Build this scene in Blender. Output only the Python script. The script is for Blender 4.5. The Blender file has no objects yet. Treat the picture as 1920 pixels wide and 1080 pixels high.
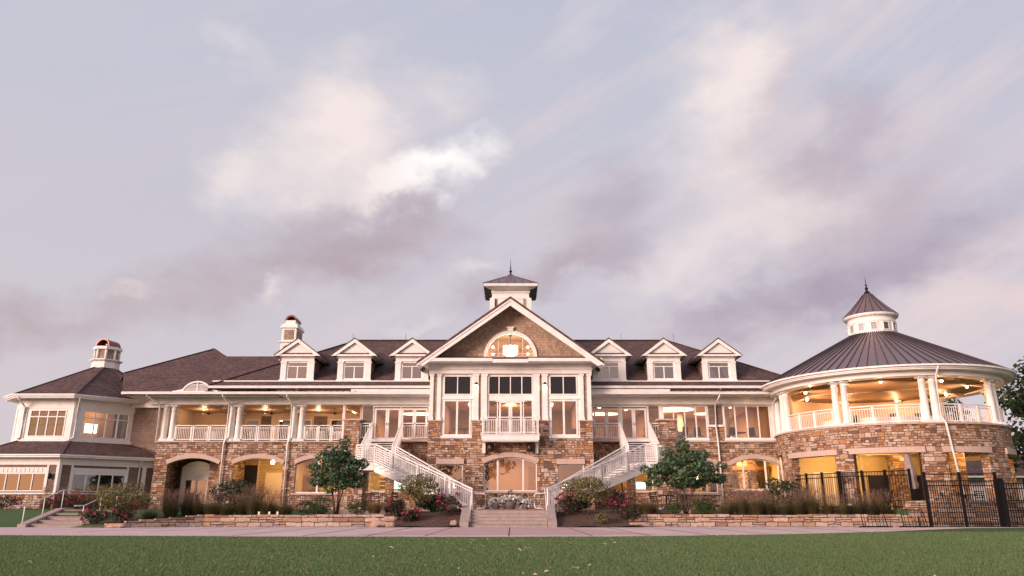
import bpy, math, random
import numpy as np
from mathutils import Vector, Matrix
from mathutils.geometry import tessellate_polygon
R = math.radians
scene = bpy.context.scene
COL = scene.collection
random.seed(7)

# ------------------------------------------------------------------ mesh collector
def wloc(o):
    v = Vector((0, 0, 0))
    while o is not None:
        v = v + Vector(o.location)
        o = o.parent
    return v

class MB:
    def __init__(self, M=None):
        self.v = []; self.f = []; self.uv = {}; self.M = M; self.smooth = set()
    def add(self, verts, faces, smooth=False, uvs=None):
        b = len(self.v)
        if self.M is not None:
            verts = [tuple(self.M @ Vector(p)) for p in verts]
        self.v.extend(verts)
        for i, f in enumerate(faces):
            if uvs is not None: self.uv[len(self.f)] = uvs[i]
            if smooth: self.smooth.add(len(self.f))
            self.f.append(tuple(b + k for k in f))
        return self
    def box(self, x0, x1, y0, y1, z0, z1):
        v = [(x0,y0,z0),(x1,y0,z0),(x1,y1,z0),(x0,y1,z0),(x0,y0,z1),(x1,y0,z1),(x1,y1,z1),(x0,y1,z1)]
        return self.add(v, [(0,3,2,1),(4,5,6,7),(0,1,5,4),(1,2,6,5),(2,3,7,6),(3,0,4,7)])
    def quad(self, a, b, c, d): return self.add([a,b,c,d], [(0,1,2,3)])
    def poly(self, pts): return self.add(list(pts), [tuple(range(len(pts)))])
    def slab(self, pts, off):
        """closed plate: polygon pts plus the same polygon moved by off"""
        n = len(pts); o = Vector(off)
        v = [tuple(p) for p in pts] + [tuple(Vector(p)+o) for p in pts]
        f = [tuple(range(n)), tuple(range(2*n-1, n-1, -1))]
        f += [(i, i+n, (i+1)%n+n, (i+1)%n) for i in range(n)]
        return self.add(v, f)
    def bar(self, p0, p1, w, h, up=(0,0,1)):
        p0 = Vector(p0); p1 = Vector(p1); d = (p1-p0).normalized(); u = Vector(up)
        s = d.cross(u)
        if s.length < 1e-5: s = d.cross(Vector((0,1,0)))
        s.normalize(); u = s.cross(d).normalized()
        s = s*(w/2); u = u*(h/2)
        v = [p0-s-u, p0+s-u, p0+s+u, p0-s+u, p1-s-u, p1+s-u, p1+s+u, p1-s+u]
        return self.add([tuple(k) for k in v], [(0,1,2,3),(7,6,5,4),(0,4,5,1),(1,5,6,2),(2,6,7,3),(3,7,4,0)])
    def tube(self, path, r, n=8, closed=False, r1=None):
        P = [Vector(p) for p in path]; v = []; m = len(P)
        for i, p in enumerate(P):
            a = P[i-1] if i else (P[-1] if closed else p); b = P[(i+1) % m] if (i < m-1 or closed) else p
            d = (b-a).normalized()
            x = d.cross(Vector((0,0,1)))
            if x.length < 1e-3: x = d.cross(Vector((0,1,0)))
            x.normalize(); y = d.cross(x)
            rr = r if r1 is None else r + (r1-r)*i/(m-1)
            for k in range(n):
                t = 2*math.pi*k/n
                v.append(tuple(p + x*(rr*math.cos(t)) + y*(rr*math.sin(t))))
        f = []
        for i in range(m if closed else m-1):
            j = (i+1) % m
            for k in range(n): f.append((i*n+k, i*n+(k+1)%n, j*n+(k+1)%n, j*n+k))
        if not closed: f += [tuple(range(n-1,-1,-1)), tuple(range((m-1)*n, m*n))]
        return self.add(v, f, smooth=True)
    def lathe(self, prof, cx, cy, n=20, a0=0, a1=2*math.pi, smooth=True):
        full = abs(a1-a0-2*math.pi) < 1e-6; k = n if full else n+1; v = []; f = []; uv = []
        for (r, z) in prof:
            for i in range(k):
                t = a0+(a1-a0)*i/n
                v.append((cx+r*math.sin(t), cy-r*math.cos(t), z))
        ln = [0]
        for j in range(1, len(prof)): ln.append(ln[-1]+math.hypot(prof[j][0]-prof[j-1][0], prof[j][1]-prof[j-1][1]))
        rm = max(p[0] for p in prof)
        for j in range(len(prof)-1):
            for i in range(n):
                i2 = (i+1) % k
                f.append((j*k+i, j*k+i2, (j+1)*k+i2, (j+1)*k+i))
                u0 = (a0+(a1-a0)*i/n)*rm; u1 = (a0+(a1-a0)*(i+1)/n)*rm
                uv.append([(u0, ln[j]), (u1, ln[j]), (u1, ln[j+1]), (u0, ln[j+1])])
        if full:
            if prof[0][0] > 1e-4: f.append(tuple(range(k-1,-1,-1))); uv.append([(0,0)]*k)
            if prof[-1][0] > 1e-4: f.append(tuple(range((len(prof)-1)*k, len(prof)*k))); uv.append([(0,0)]*k)
        return self.add(v, f, smooth=smooth, uvs=uv)
    def arcbox(self, cx, cy, r0, r1, a0, a1, z0, z1, n=8, ztop=None):
        """curved block between radii r0 (inner), r1 (outer); u runs along the outer arc in metres"""
        v = []; f = []; uv = []
        for i in range(n+1):
            t = a0+(a1-a0)*i/n; s, c = math.sin(t), math.cos(t)
            v += [(cx+r1*s,cy-r1*c,z0),(cx+r1*s,cy-r1*c,z1),(cx+r0*s,cy-r0*c,z1),(cx+r0*s,cy-r0*c,z0)]
        for i in range(n):
            u0 = (a0+(a1-a0)*i/n)*r1; u1 = (a0+(a1-a0)*(i+1)/n)*r1; a = 4*i; b = a+4
            f.append((a,b,b+1,a+1)); uv.append([(u0,z0),(u1,z0),(u1,z1),(u0,z1)])
            f.append((a+1,b+1,b+2,a+2)); uv.append([(u0,0),(u1,0),(u1,r1-r0),(u0,r1-r0)])
            f.append((a+2,b+2,b+3,a+3)); uv.append([(u0,z1),(u1,z1),(u1,z0),(u0,z0)])
            f.append((a+3,b+3,b,a)); uv.append([(u0,0),(u1,0),(u1,r1-r0),(u0,r1-r0)])
        f.append((0,1,2,3)); uv.append([(0,z0),(0,z1),(r1-r0,z1),(r1-r0,z0)])
        e = 4*n; f.append((e+3,e+2,e+1,e)); uv.append([(r1-r0,z0),(r1-r0,z1),(0,z1),(0,z0)])
        return self.add(v, f, uvs=uv)
    def wall(self, outline, holes, y0, y1):
        """upright wall in the x-z plane, front at y0, back at y1, with polygonal openings"""
        loops = [outline]+list(holes)
        pts = [p for l in loops for p in l]
        tris = tessellate_polygon([[Vector((x, z, 0)) for x, z in l] for l in loops])
        n = len(pts); v = [(x,y0,z) for x,z in pts]+[(x,y1,z) for x,z in pts]; f = []
        for t in tris:
            a,b,c = [pts[k] for k in t]
            cr = (b[0]-a[0])*(c[1]-a[1])-(b[1]-a[1])*(c[0]-a[0])
            if cr < 0: t = (t[0],t[2],t[1])
            f.append(tuple(t)); f.append((t[0]+n, t[2]+n, t[1]+n))
        b = 0
        for li, l in enumerate(loops):
            m = len(l); ar = sum(l[i][0]*l[(i+1)%m][1]-l[(i+1)%m][0]*l[i][1] for i in range(m))
            for i in range(m):
                i0, i1 = b+i, b+(i+1)%m
                q = (i0, i0+n, i1+n, i1)
                f.append(q if (ar > 0) == (li == 0) else q[::-1])
            b += m
        return self.add(v, f)
    def build(self, name, mat, parent=None, loc=None, ngon=True):
        o_off = wloc(parent) if parent is not None else Vector(loc or (0,0,0))
        me = bpy.data.meshes.new(name)
        ox, oy, oz = o_off
        me.from_pydata([(x-ox,y-oy,z-oz) for x,y,z in self.v], [], self.f)
        uvl = me.uv_layers.new(name='UVMap'); data = np.zeros(len(me.loops)*2, dtype=np.float32)
        V = self.v
        for p in me.polygons:
            li = p.loop_start
            if p.index in self.uv:
                for k, (a,b) in enumerate(self.uv[p.index]): data[2*(li+k)] = a; data[2*(li+k)+1] = b
                continue
            nx, ny, nz = p.normal
            h = math.hypot(nx, ny)
            for k, vi in enumerate(p.vertices):
                x,y,z = V[vi]
                if h < .25: a, b = x, y
                else:
                    a = (-ny*x+nx*y)/h; b = z/max(h,.25)
                data[2*(li+k)] = a; data[2*(li+k)+1] = b
        uvl.data.foreach_set('uv', data)
        if self.smooth:
            sm = np.zeros(len(me.polygons), dtype=bool); sm[list(self.smooth)] = True
            me.polygons.foreach_set('use_smooth', sm)
        me.materials.append(mat)
        o = bpy.data.objects.new(name, me); COL.objects.link(o)
        if parent is not None: o.parent = parent
        else: o.location = o_off
        return o

def tag(o, label=None, cat=None, group=None, kind=None):
    if label: o['label'] = label
    if cat: o['category'] = cat
    if group: o['group'] = group
    if kind: o['kind'] = kind
    return o
def thing(name, label, cat, loc, group=None, rz=0):
    o = bpy.data.objects.new(name, None); COL.objects.link(o)
    o.location = loc; o.rotation_euler.z = rz; o.empty_display_size = .2
    return tag(o, label, cat, group)
def clone(o, loc, rz=0, s=1.0, label=None):
    """a copy of a thing with its parts and their sub-parts"""
    def cp(q, par):
        c = q.copy(); COL.objects.link(c)
        if par is not None: c.parent = par
        for ch in q.children: cp(ch, c)
        return c
    r = cp(o, None); r.location = loc; r.rotation_euler.z = rz; r.scale = (s, s, s)
    if label: r['label'] = label
    return r
def arch(x0, x1, z0, zs, za, n=12):
    """outline of a segmental-arched opening, counter-clockwise"""
    return [(x0,z0),(x1,z0)]+arc(x0,x1,zs,za,n)[::-1]
def arc(x0, x1, zs, za, n=12):
    xm = (x0+x1)/2; c = (x1-x0)/2; h = za-zs; r = (c*c+h*h)/(2*h); zc = za-r; t = math.asin(min(1,c/r))
    if h > c-1e-6: t = math.pi/2
    return [(xm+r*math.sin(-t+2*t*i/n), zc+r*math.cos(-t+2*t*i/n)) for i in range(n+1)]
def archband(mb, x0, x1, zs, za, w, y0, y1, n=14):
    """curved band standing on an arch, between the arch and a parallel arch w further out"""
    xm = (x0+x1)/2; c = (x1-x0)/2; h = za-zs; r = (c*c+h*h)/(2*h); zc = za-r; t = math.asin(min(1,c/r))
    if h > c-1e-6: t = math.pi/2
    for i in range(n):
        q = []
        for a, rr in ((-t+2*t*i/n, r),(-t+2*t*(i+1)/n, r),(-t+2*t*(i+1)/n, r+w),(-t+2*t*i/n, r+w)):
            q.append((xm+rr*math.sin(a), zc+rr*math.cos(a)))
        v = [(x,y0,z) for x,z in q]+[(x,y1,z) for x,z in q]
        f = [(0,1,2,3),(7,6,5,4),(0,4,5,1),(2,6,7,3)]
        if i == 0: f.append((3,7,4,0))
        if i == n-1: f.append((1,5,6,2))
        mb.add(v, f)
def railing(mb, p0, p1, h=1.0, step=.115, posts=(0,1), ends=True, b=.028, drop=.0):
    """balustrade from p0 to p1 (points on the floor line, may slope)"""
    p0 = Vector(p0); p1 = Vector(p1); L = (p1-p0).length; U = Vector((0,0,1))
    for z, w, t in ((h, .075, .06), (h-.15, .045, .04), (.1, .06, .05)):
        mb.bar(p0+U*z, p1+U*z, w, t)
    n = max(2, int((p1-p0).xy.length/step))
    for i in range(1, n):
        q = p0.lerp(p1, i/n); mb.bar(q+U*.12, q+U*(h-.16), b, b, up=(p1-p0).normalized())
    for t in posts:
        q = p0.lerp(p1, t); mb.bar(q+U*.0, q+U*(h+.02), .075, .075, up=Vector((p1.x-p0.x, p1.y-p0.y, 0)).normalized())
# ------------------------------------------------------------------ materials
class NT:
    def __init__(self, name):
        self.m = bpy.data.materials.new(name); self.m.use_nodes = True
        self.t = self.m.node_tree; self.n = self.t.nodes; self.l = self.t.links
        self.n.clear(); self.out = self.n.new('ShaderNodeOutputMaterial')
    def put(self, sock, v):
        if hasattr(v, 'links') or isinstance(v, bpy.types.NodeSocket): self.l.new(v, sock)
        elif v is not None:
            if isinstance(v, (tuple, list)) and len(v) == 3 and sock.type == 'RGBA': v = (*v, 1)
            sock.default_value = v
    def m2(self, op, a, b=None, c=None):
        k = self.n.new('ShaderNodeMath'); k.operation = op
        for i, q in enumerate((a, b, c)):
            if q is not None: self.put(k.inputs[i], q)
        return k.outputs[0]
    def uv(self):
        k = self.n.new('ShaderNodeUVMap'); k.uv_map = 'UVMap'
        s = self.n.new('ShaderNodeSeparateXYZ'); self.l.new(k.outputs[0], s.inputs[0]); return k.outputs[0], s.outputs[0], s.outputs[1]
    def obj(self):
        return self.n.new('ShaderNodeTexCoord').outputs['Object']
    def comb(self, x, y=0., z=0.):
        k = self.n.new('ShaderNodeCombineXYZ')
        for i, q in enumerate((x,y,z)): self.put(k.inputs[i], q)
        return k.outputs[0]
    def white(self, vec):
        k = self.n.new('ShaderNodeTexWhiteNoise'); k.noise_dimensions = '3D'; self.l.new(vec, k.inputs['Vector'])
        return k.outputs['Value'], k.outputs['Color']
    def noise(self, vec, scale, detail=3., rough=.55, dim='3D'):
        k = self.n.new('ShaderNodeTexNoise'); k.noise_dimensions = dim
        if vec is not None: self.l.new(vec, k.inputs['Vector'])
        k.inputs['Scale'].default_value = scale; k.inputs['Detail'].default_value = detail; k.inputs['Roughness'].default_value = rough
        return k.outputs[0]
    def ramp(self, fac, stops, const=False):
        k = self.n.new('ShaderNodeValToRGB'); cr = k.color_ramp
        if const: cr.interpolation = 'CONSTANT'
        while len(cr.elements) < len(stops): cr.elements.new(1.)
        for e, (p, c) in zip(cr.elements, stops): e.position = p; e.color = (*c, 1)
        self.put(k.inputs[0], fac); return k.outputs[0]
    def mix(self, fac, a, b, mode='MIX'):
        k = self.n.new('ShaderNodeMix'); k.data_type = 'RGBA'; k.blend_type = mode
        self.put(k.inputs[0], fac); self.put(k.inputs[6], a); self.put(k.inputs[7], b); return k.outputs[2]
    def mapr(self, v, a, b, c=0., d=1.):
        k = self.n.new('ShaderNodeMapRange'); self.put(k.inputs[0], v)
        for i, q in enumerate((a,b,c,d)): self.put(k.inputs[i+1], q)
        return k.outputs[0]
    def scale(self, vec, s):
        k = self.n.new('ShaderNodeVectorMath'); k.operation = 'MULTIPLY'; self.l.new(vec, k.inputs[0]); k.inputs[1].default_value = s; return k.outputs[0]
    def bump(self, h, strength=.5, dist=.02):
        k = self.n.new('ShaderNodeBump'); k.inputs['Strength'].default_value = strength; k.inputs['Distance'].default_value = dist
        self.l.new(h, k.inputs['Height']); return k.outputs[0]
    def pbr(self, col, rough=.6, normal=None, metal=0., spec=None, emit=None, es=0.):
        p = self.n.new('ShaderNodeBsdfPrincipled')
        self.put(p.inputs['Base Color'], col); self.put(p.inputs['Roughness'], rough); p.inputs['Metallic'].default_value = metal
        if spec is not None: p.inputs['Specular IOR Level'].default_value = spec
        if normal is not None: self.l.new(normal, p.inputs['Normal'])
        if emit is not None: self.put(p.inputs['Emission Color'], emit); p.inputs['Emission Strength'].default_value = es
        return p
    def done(self, sh): self.l.new(sh.outputs[0] if not isinstance(sh, bpy.types.NodeSocket) else sh, self.out.inputs[0]); return self.m

def stone(name, h, wmin, wmax, pal, mortar, split=.55, mw=.012, bump=1.0):
    t = NT(name); uvv, u, v = t.uv()
    wob = t.m2('MULTIPLY', t.m2('SUBTRACT', t.noise(uvv, 3.0, 2.), .5), h*.55)
    wob2 = t.m2('MULTIPLY', t.m2('SUBTRACT', t.noise(t.scale(uvv, (1.7, 2.3, 1)), 4.0, 2.), .5), h*.5)
    v2 = t.m2('ADD', v, wob); u2 = t.m2('ADD', u, wob2)
    vr = t.m2('DIVIDE', v2, h); r = t.m2('FLOOR', vr); fv = t.m2('FRACT', vr)
    rr, _ = t.white(t.comb(r, 3.3, 1.7))
    w = t.m2('ADD', t.m2('MULTIPLY', rr, wmax-wmin), wmin)
    cu = t.m2('ADD', t.m2('DIVIDE', u2, w), t.m2('MULTIPLY', rr, 37.))
    c = t.m2('FLOOR', cu); fu = t.m2('FRACT', cu)
    rnd, _ = t.white(t.comb(c, r, .5))
    s = t.m2('LESS_THAN', rnd, split)
    nv = t.m2('ADD', s, 1.)
    fv1 = t.m2('MULTIPLY', fv, nv); iv = t.m2('FLOOR', fv1); fv2 = t.m2('FRACT', fv1)
    rnd2, _ = t.white(t.comb(c, r, t.m2('ADD', iv, 5.5)))
    nu = t.m2('ADD', t.m2('MULTIPLY', s, t.m2('GREATER_THAN', rnd2, .45)), 1.)
    fu1 = t.m2('MULTIPLY', fu, nu); iu = t.m2('FLOOR', fu1); fu2 = t.m2('FRACT', fu1)
    idv = t.comb(t.m2('ADD', c, t.m2('MULTIPLY', iu, .37)), t.m2('ADD', r, t.m2('MULTIPLY', iv, .41)), 9.1)
    cv, cc = t.white(idv)
    ex = t.m2('DIVIDE', t.m2('MULTIPLY', t.m2('MINIMUM', fu2, t.m2('SUBTRACT', 1., fu2)), w), nu)
    ez = t.m2('DIVIDE', t.m2('MULTIPLY', t.m2('MINIMUM', fv2, t.m2('SUBTRACT', 1., fv2)), h), nv)
    e = t.m2('MINIMUM', ex, ez)
    face = t.mapr(e, mw*.35, mw*1.6)
    col = t.ramp(cv, pal, True)
    g = t.noise(uvv, 9., 4., .65); g2 = t.noise(uvv, 45., 3., .6)
    col = t.mix(t.mapr(g, .3, .75), col, (.35,.32,.3), 'MULTIPLY') if False else t.mix(.55, col, t.mix(1., col, t.ramp(g, [(.3,(.45,.42,.4)),(.5,(.9,.88,.85)),(.72,(1.45,1.4,1.35))]), 'MULTIPLY'))
    col = t.mix(.35, col, t.mix(1., col, t.ramp(g2, [(.35,(.5,.5,.5)),(.65,(1.4,1.4,1.4))]), 'MULTIPLY'))
    col = t.mix(face, mortar, col)
    hh = t.m2('ADD', t.m2('MULTIPLY', face, t.m2('ADD', t.m2('MULTIPLY', cv, .8), .6)), t.m2('MULTIPLY', g2, .35))
    return t.done(t.pbr(col, .85, t.bump(hh, .9*bump, .035), spec=.25))

def shingles(name, base, row, tab, var=.35, gap=.02, rough=.85, vert=True, jitter=.0):
    t = NT(name); uvv, u, v = t.uv()
    vr = t.m2('DIVIDE', v, row); r = t.m2('FLOOR', vr); fv = t.m2('FRACT', vr)
    rr, _ = t.white(t.comb(r, 1.3, 4.7))
    cu = t.m2('ADD', t.m2('DIVIDE', u, tab), t.m2('MULTIPLY', rr, 17.))
    c = t.m2('FLOOR', cu); fu = t.m2('FRACT', cu)
    cv, _ = t.white(t.comb(c, r, 2.2))
    b = t.mapr(cv, 0, 1, 1-var, 1+var)
    n = t.noise(t.scale(uvv, (1, .25, 1)), 30., 3., .6); n2 = t.noise(uvv, .8, 3.)
    b = t.m2('MULTIPLY', b, t.mapr(n, .3, .7, .8, 1.2)); b = t.m2('MULTIPLY', b, t.mapr(n2, .3, .7, .82, 1.18))
    line = t.mapr(fv, 0., gap*2, .35, 1.)  # thin dark gap plus the shadow under each course, painted into the colour
    if vert: line = t.m2('MULTIPLY', line, t.mapr(t.m2('MINIMUM', fu, t.m2('SUBTRACT', 1., fu)), .0, .05, .6, 1.))
    b = t.m2('MULTIPLY', b, line)
    k = t.n.new('ShaderNodeVectorMath'); k.operation = 'SCALE'; k.inputs[0].default_value = base; t.l.new(b, k.inputs['Scale'])
    hgt = t.m2('ADD', t.m2('MULTIPLY', t.m2('SUBTRACT', 1., fv), .8), t.m2('MULTIPLY', cv, .3))
    return t.done(t.pbr(k.outputs[0], rough, t.bump(hgt, .7, .02), spec=.2))

def paint(name, col, rough=.5, var=.06, sc=3., spec=.35, metal=0.):
    t = NT(name); o = t.obj()
    n = t.noise(o, sc, 4., .6)
    c = t.mix(1., col, t.ramp(n, [(.3,(1-var,)*3),(.7,(1+var*.5,)*3)]), 'MULTIPLY')
    return t.done(t.pbr(c, t.mapr(n, .3, .7, rough-.08, rough+.08), spec=spec, metal=metal))
def boards(name, col, row=.12):
    t = NT(name); uvv, u, v = t.uv(); f = t.m2('FRACT', t.m2('DIVIDE', v, row))
    l = t.mapr(f, 0., .08, .72, 1.); n = t.noise(uvv, 4., 3.)
    k = t.n.new('ShaderNodeVectorMath'); k.operation = 'SCALE'; k.inputs[0].default_value = col
    t.l.new(t.m2('MULTIPLY', l, t.mapr(n, .3, .7, .93, 1.05)), k.inputs['Scale'])
    return t.done(t.pbr(k.outputs[0], .5, t.bump(f, .4, .01), spec=.3))
def glow(name, col, s):
    t = NT(name); e = t.n.new('ShaderNodeEmission'); e.inputs[0].default_value = (*col, 1); e.inputs[1].default_value = s
    return t.done(e)
def glass(name, base=.1, tint=(1,1,1)):
    t = NT(name); tr = t.n.new('ShaderNodeBsdfTransparent'); tr.inputs[0].default_value = (*tint, 1)
    gl = t.n.new('ShaderNodeBsdfGlossy'); gl.inputs['Roughness'].default_value = .01
    n = t.noise(t.obj(), .9, 2.); t.l.new(t.bump(n, .05, .05), gl.inputs['Normal'])
    fr = t.n.new('ShaderNodeFresnel'); fr.inputs[0].default_value = 1.5
    mx = t.n.new('ShaderNodeMixShader'); t.l.new(t.m2('ADD', fr.outputs[0], base), mx.inputs[0])
    t.l.new(tr.outputs[0], mx.inputs[1]); t.l.new(gl.outputs[0], mx.inputs[2]); return t.done(mx)
def leafmat(name, cols, trans=.25, rough=.55):
    t = NT(name); g = t.n.new('ShaderNodeNewGeometry')
    n = len(cols); c = t.ramp(g.outputs['Random Per Island'], [(i/max(1,n-1), k) for i, k in enumerate(cols)])
    p = t.pbr(c, rough, spec=.3); tl = t.n.new('ShaderNodeBsdfTranslucent'); t.l.new(c, tl.inputs[0])
    mx = t.n.new('ShaderNodeMixShader'); mx.inputs[0].default_value = trans
    t.l.new(p.outputs[0], mx.inputs[1]); t.l.new(tl.outputs[0], mx.inputs[2]); return t.done(mx)

BR = [(0,(.44,.29,.20)),(.14,(.29,.15,.088)),(.27,(.53,.40,.33)),(.39,(.40,.21,.10)),(.51,(.17,.105,.075)),(.60,(.44,.29,.195)),(.72,(.47,.345,.285)),(.82,(.30,.175,.12)),(.90,(.56,.44,.36))]
WS = [(0,(.46,.33,.25)),(.16,(.36,.22,.155)),(.32,(.50,.38,.31)),(.48,(.40,.25,.15)),(.6,(.27,.165,.12)),(.72,(.44,.31,.24)),(.86,(.38,.29,.25))]
S = {}
S['stone'] = stone('facade_fieldstone', .27, .24, .62, BR, (.11,.075,.058), split=.75, mw=.011)
S['wallstone'] = stone('retaining_wall_stone', .22, .40, .85, WS, (.05,.035,.03), split=.3, mw=.014)
S['white'] = paint('white_trim_paint', (.80,.77,.745), .5, .13, 1.7)
S['clap'] = boards('white_clapboard', (.78,.75,.725), .22)
S['bead'] = boards('white_board_panel', (.74,.72,.70), .30)
S['cream'] = paint('cream_trim', (.60,.46,.34), .6)
S['lintel'] = paint('limestone_lintel', (.52,.385,.325), .8, .14, 6.)
S['shingle'] = shingles('cedar_shingle', (.345,.245,.18), .17, .16, .22, .05)
S['siding'] = shingles('brown_lap_siding', (.185,.135,.108), .20, 5., .12, .045, vert=False)
S['roof'] = shingles('asphalt_roof_shingle', (.108,.068,.064), .14, .18, .30, .05, .9)
S['metal'] = paint('bronze_metal_roof', (.19,.132,.138), .38, .10, 2., .5, .35)
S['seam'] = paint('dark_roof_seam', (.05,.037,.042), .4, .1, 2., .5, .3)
S['iron'] = paint('black_iron', (.006,.0055,.0065), .65, .2, 8., .2)
S['copper'] = paint('copper_cap', (.22,.06,.045), .38, .2, 4., .5, .6)
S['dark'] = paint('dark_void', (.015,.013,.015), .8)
S['bronze'] = paint('dark_bronze', (.05,.028,.024), .4, .2, 8., .5, .5)
S['glass'] = glass('window_glass', .10)
S['glassr'] = glass('reflective_glass', .22, (.9,.88,.86)); S['glassd'] = glass('clear_dark_glass', .0, (.8,.8,.85))
S['blind'] = boards('slate_blind', (.055,.065,.085), .05)
S['curtain'] = boards('pale_curtain', (.50,.46,.45), 3.)
S['concrete'] = paint('step_concrete', (.36,.29,.27), .85, .18, 5., .2)
S['ceil'] = paint('interior_ceiling', (.60,.44,.34), .8)
S['inwall'] = paint('interior_tan_wall', (.36,.21,.145), .8)
S['inyellow'] = boards('interior_yellow_siding', (.58,.42,.22), .2)
S['porchceil'] = boards('porch_ceiling_boards', (.56,.36,.22), .3)
S['wood'] = paint('stained_wood', (.23,.10,.04), .5, .3, 5.)
S['floor'] = paint('interior_floor', (.20,.12,.08), .5)
S['cloth'] = paint('white_cloth', (.74,.70,.66), .8)
S['fabric'] = paint('dark_chair_fabric', (.045,.045,.06), .7)
S['taupe'] = paint('taupe_canvas', (.32,.24,.22), .85, .2, 6.)
S['cove'] = glow('cove_light', (1,.80,.48), 5.)
S['bulb'] = glow('lamp_bulb', (1,.72,.38), 40.)
S['shade'] = glow('lamp_shade_glow', (1,.76,.42), 7.)
S['screen'] = glow('television_picture', (.85,1,.95), 3.)
S['plastic'] = paint('white_plastic', (.7,.68,.66), .4)
S['leafdry'] = leafmat('fallen_leaf', [(.45,.32,.21),(.60,.48,.38),(.34,.19,.11)], .1)
S['terracotta'] = paint('grey_stone_urn', (.26,.21,.19), .8, .45, 14.)
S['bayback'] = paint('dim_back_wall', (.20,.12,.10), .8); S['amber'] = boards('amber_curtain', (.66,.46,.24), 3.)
S['recess'] = shingles('recess_lap_siding', (.36,.25,.13), .2, 5., .1, .045, vert=False)
S['siding2'] = shingles('taupe_shingle', (.215,.155,.125), .2, .22, .15, .05)
S['redo'] = paint('red_ornament', (.5,.03,.03), .5)
# ------------------------------------------------------------------ clubhouse
Z1, Z2 = .8, 5.16
CH = thing('clubhouse', 'long stone and white clubhouse with gabled centre bay, six dormers and octagonal corner wing', 'clubhouse', (0, 50, .8))
def part(mb, name, mat, par=None, label=None):
    o = mb.build(name, S[mat] if isinstance(mat, str) else mat, par or CH)
    if label: o['label'] = label
    return o
def B(*a, M=None):
    return MB(M).box(*a)
def window(x0, x1, z0, z1, y, lights=2, trans=None, gm='glass', fw=.07, mw=.055, par=None, M=None, dep=.1, name='window', shape=None, muls=None, label=None):
    m = MB(M)
    if shape is None:
        m.box(x0, x0+fw, y, y+dep, z0, z1).box(x1-fw, x1, y, y+dep, z0, z1)
        m.box(x0+fw, x1-fw, y, y+dep, z1-fw, z1).box(x0+fw, x1-fw, y, y+dep, z0, z0+fw)
    else:
        zs, za = shape
        m.box(x0, x0+fw, y, y+dep, z0, zs).box(x1-fw, x1, y, y+dep, z0, zs).box(x0+fw, x1-fw, y, y+dep, z0, z0+fw)
        archband(m, x0+fw*.6, x1-fw*.6, zs-.02, za-fw, fw*.98, y, y+dep)
    top = z1-fw if shape is None else None
    xs = muls if muls is not None else [x0+(x1-x0)*i/lights for i in range(1, lights)]
    for x in xs:
        zt = top
        if shape is not None:
            zs, za = shape; c = (x1-x0)/2; h = za-zs; r = (c*c+h*h)/(2*h); zt = za-r+math.sqrt(r*r-(x-(x0+x1)/2)**2)-.05
        m.box(x-mw/2, x+mw/2, y+.004, y+dep-.004, z0+fw, zt)
    if trans: m.box(x0+fw, x1-fw, y+.007, y+dep-.007, trans-mw/2, trans+mw/2)
    f = part(m, name, 'white', par, label)
    g = MB(M)
    if shape is None: g.quad((x0+.02,y+dep*.55,z0+.02),(x1-.02,y+dep*.55,z0+.02),(x1-.02,y+dep*.55,z1-.02),(x0+.02,y+dep*.55,z1-.02))
    else: g.poly([(x,y+dep*.55,z) for x,z in arch(x0+.02,x1-.02,z0+.02,shape[0],shape[1]-.02)])
    part(g, 'pane', gm, f if par is None or par is CH else par)
    return f
def french(x0, x1, z0, z1, y, leaves=2, par=None, sw=.11):
    w = (x1-x0)/leaves
    for i in range(leaves):
        a, b = x0+i*w+.006, x0+(i+1)*w-.006
        m = MB().box(a, a+sw, y, y+.06, z0, z1).box(b-sw, b, y, y+.06, z0, z1).box(a+sw, b-sw, y, y+.06, z1-.12, z1).box(a+sw, b-sw, y, y+.06, z0, z0+.2)
        d = part(m, 'door', 'white', par)
        part(MB().quad((a+sw,y+.03,z0+.2),(b-sw,y+.03,z0+.2),(b-sw,y+.03,z1-.12),(a+sw,y+.03,z1-.12)), 'pane', 'glass', d)
        hx = b-.06 if i % 2 == 0 else a+.06
        part(MB().tube([(hx,y-.03,z0+.98),(hx,y-.03,z0+1.16)], .014, 6), 'handle', 'bronze', d)
def room(x0, x1, y0, y1, z0, z1, wall='inwall', ceil='ceil', floor='floor', left=True, right=True, front=None):
    part(B(x0, x1, y1, y1+.1, z0, z1), 'interior_wall', wall)
    if left: part(B(x0-.1, x0, y0, y1+.1, z0, z1), 'interior_wall', wall)
    if right: part(B(x1, x1+.1, y0, y1+.1, z0, z1), 'interior_wall', wall)
    part(B(x0-.1, x1+.1, y0, y1+.1, z1+.002, z1+.1), 'interior_ceiling', ceil)
    part(B(x0-.1, x1+.1, y0, y1+.1, z0-.1, z0-.002), 'interior_floor', floor)
def lamp(kind, loc, power, col=(1,.72,.42), size=.3, name='lamp_light', rot=(0,0,0)):
    l = bpy.data.lights.new(name, kind); l.energy = power; l.color = col
    if kind == 'AREA': l.size = size
    else: l.shadow_soft_size = size
    o = bpy.data.objects.new(name, l); COL.objects.link(o); o.location = loc; o.rotation_euler = rot
    return o
def downlight(x, y, z, r=.09):
    a = part(MB().lathe([(r+.03,z-.015),(r+.03,z-.001)], x, y, 12), 'downlight', 'white')
    part(MB().lathe([(.001,z-.019),(r,z-.018)], x, y, 12, smooth=False), 'bulb', S['bulb'], a)
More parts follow.
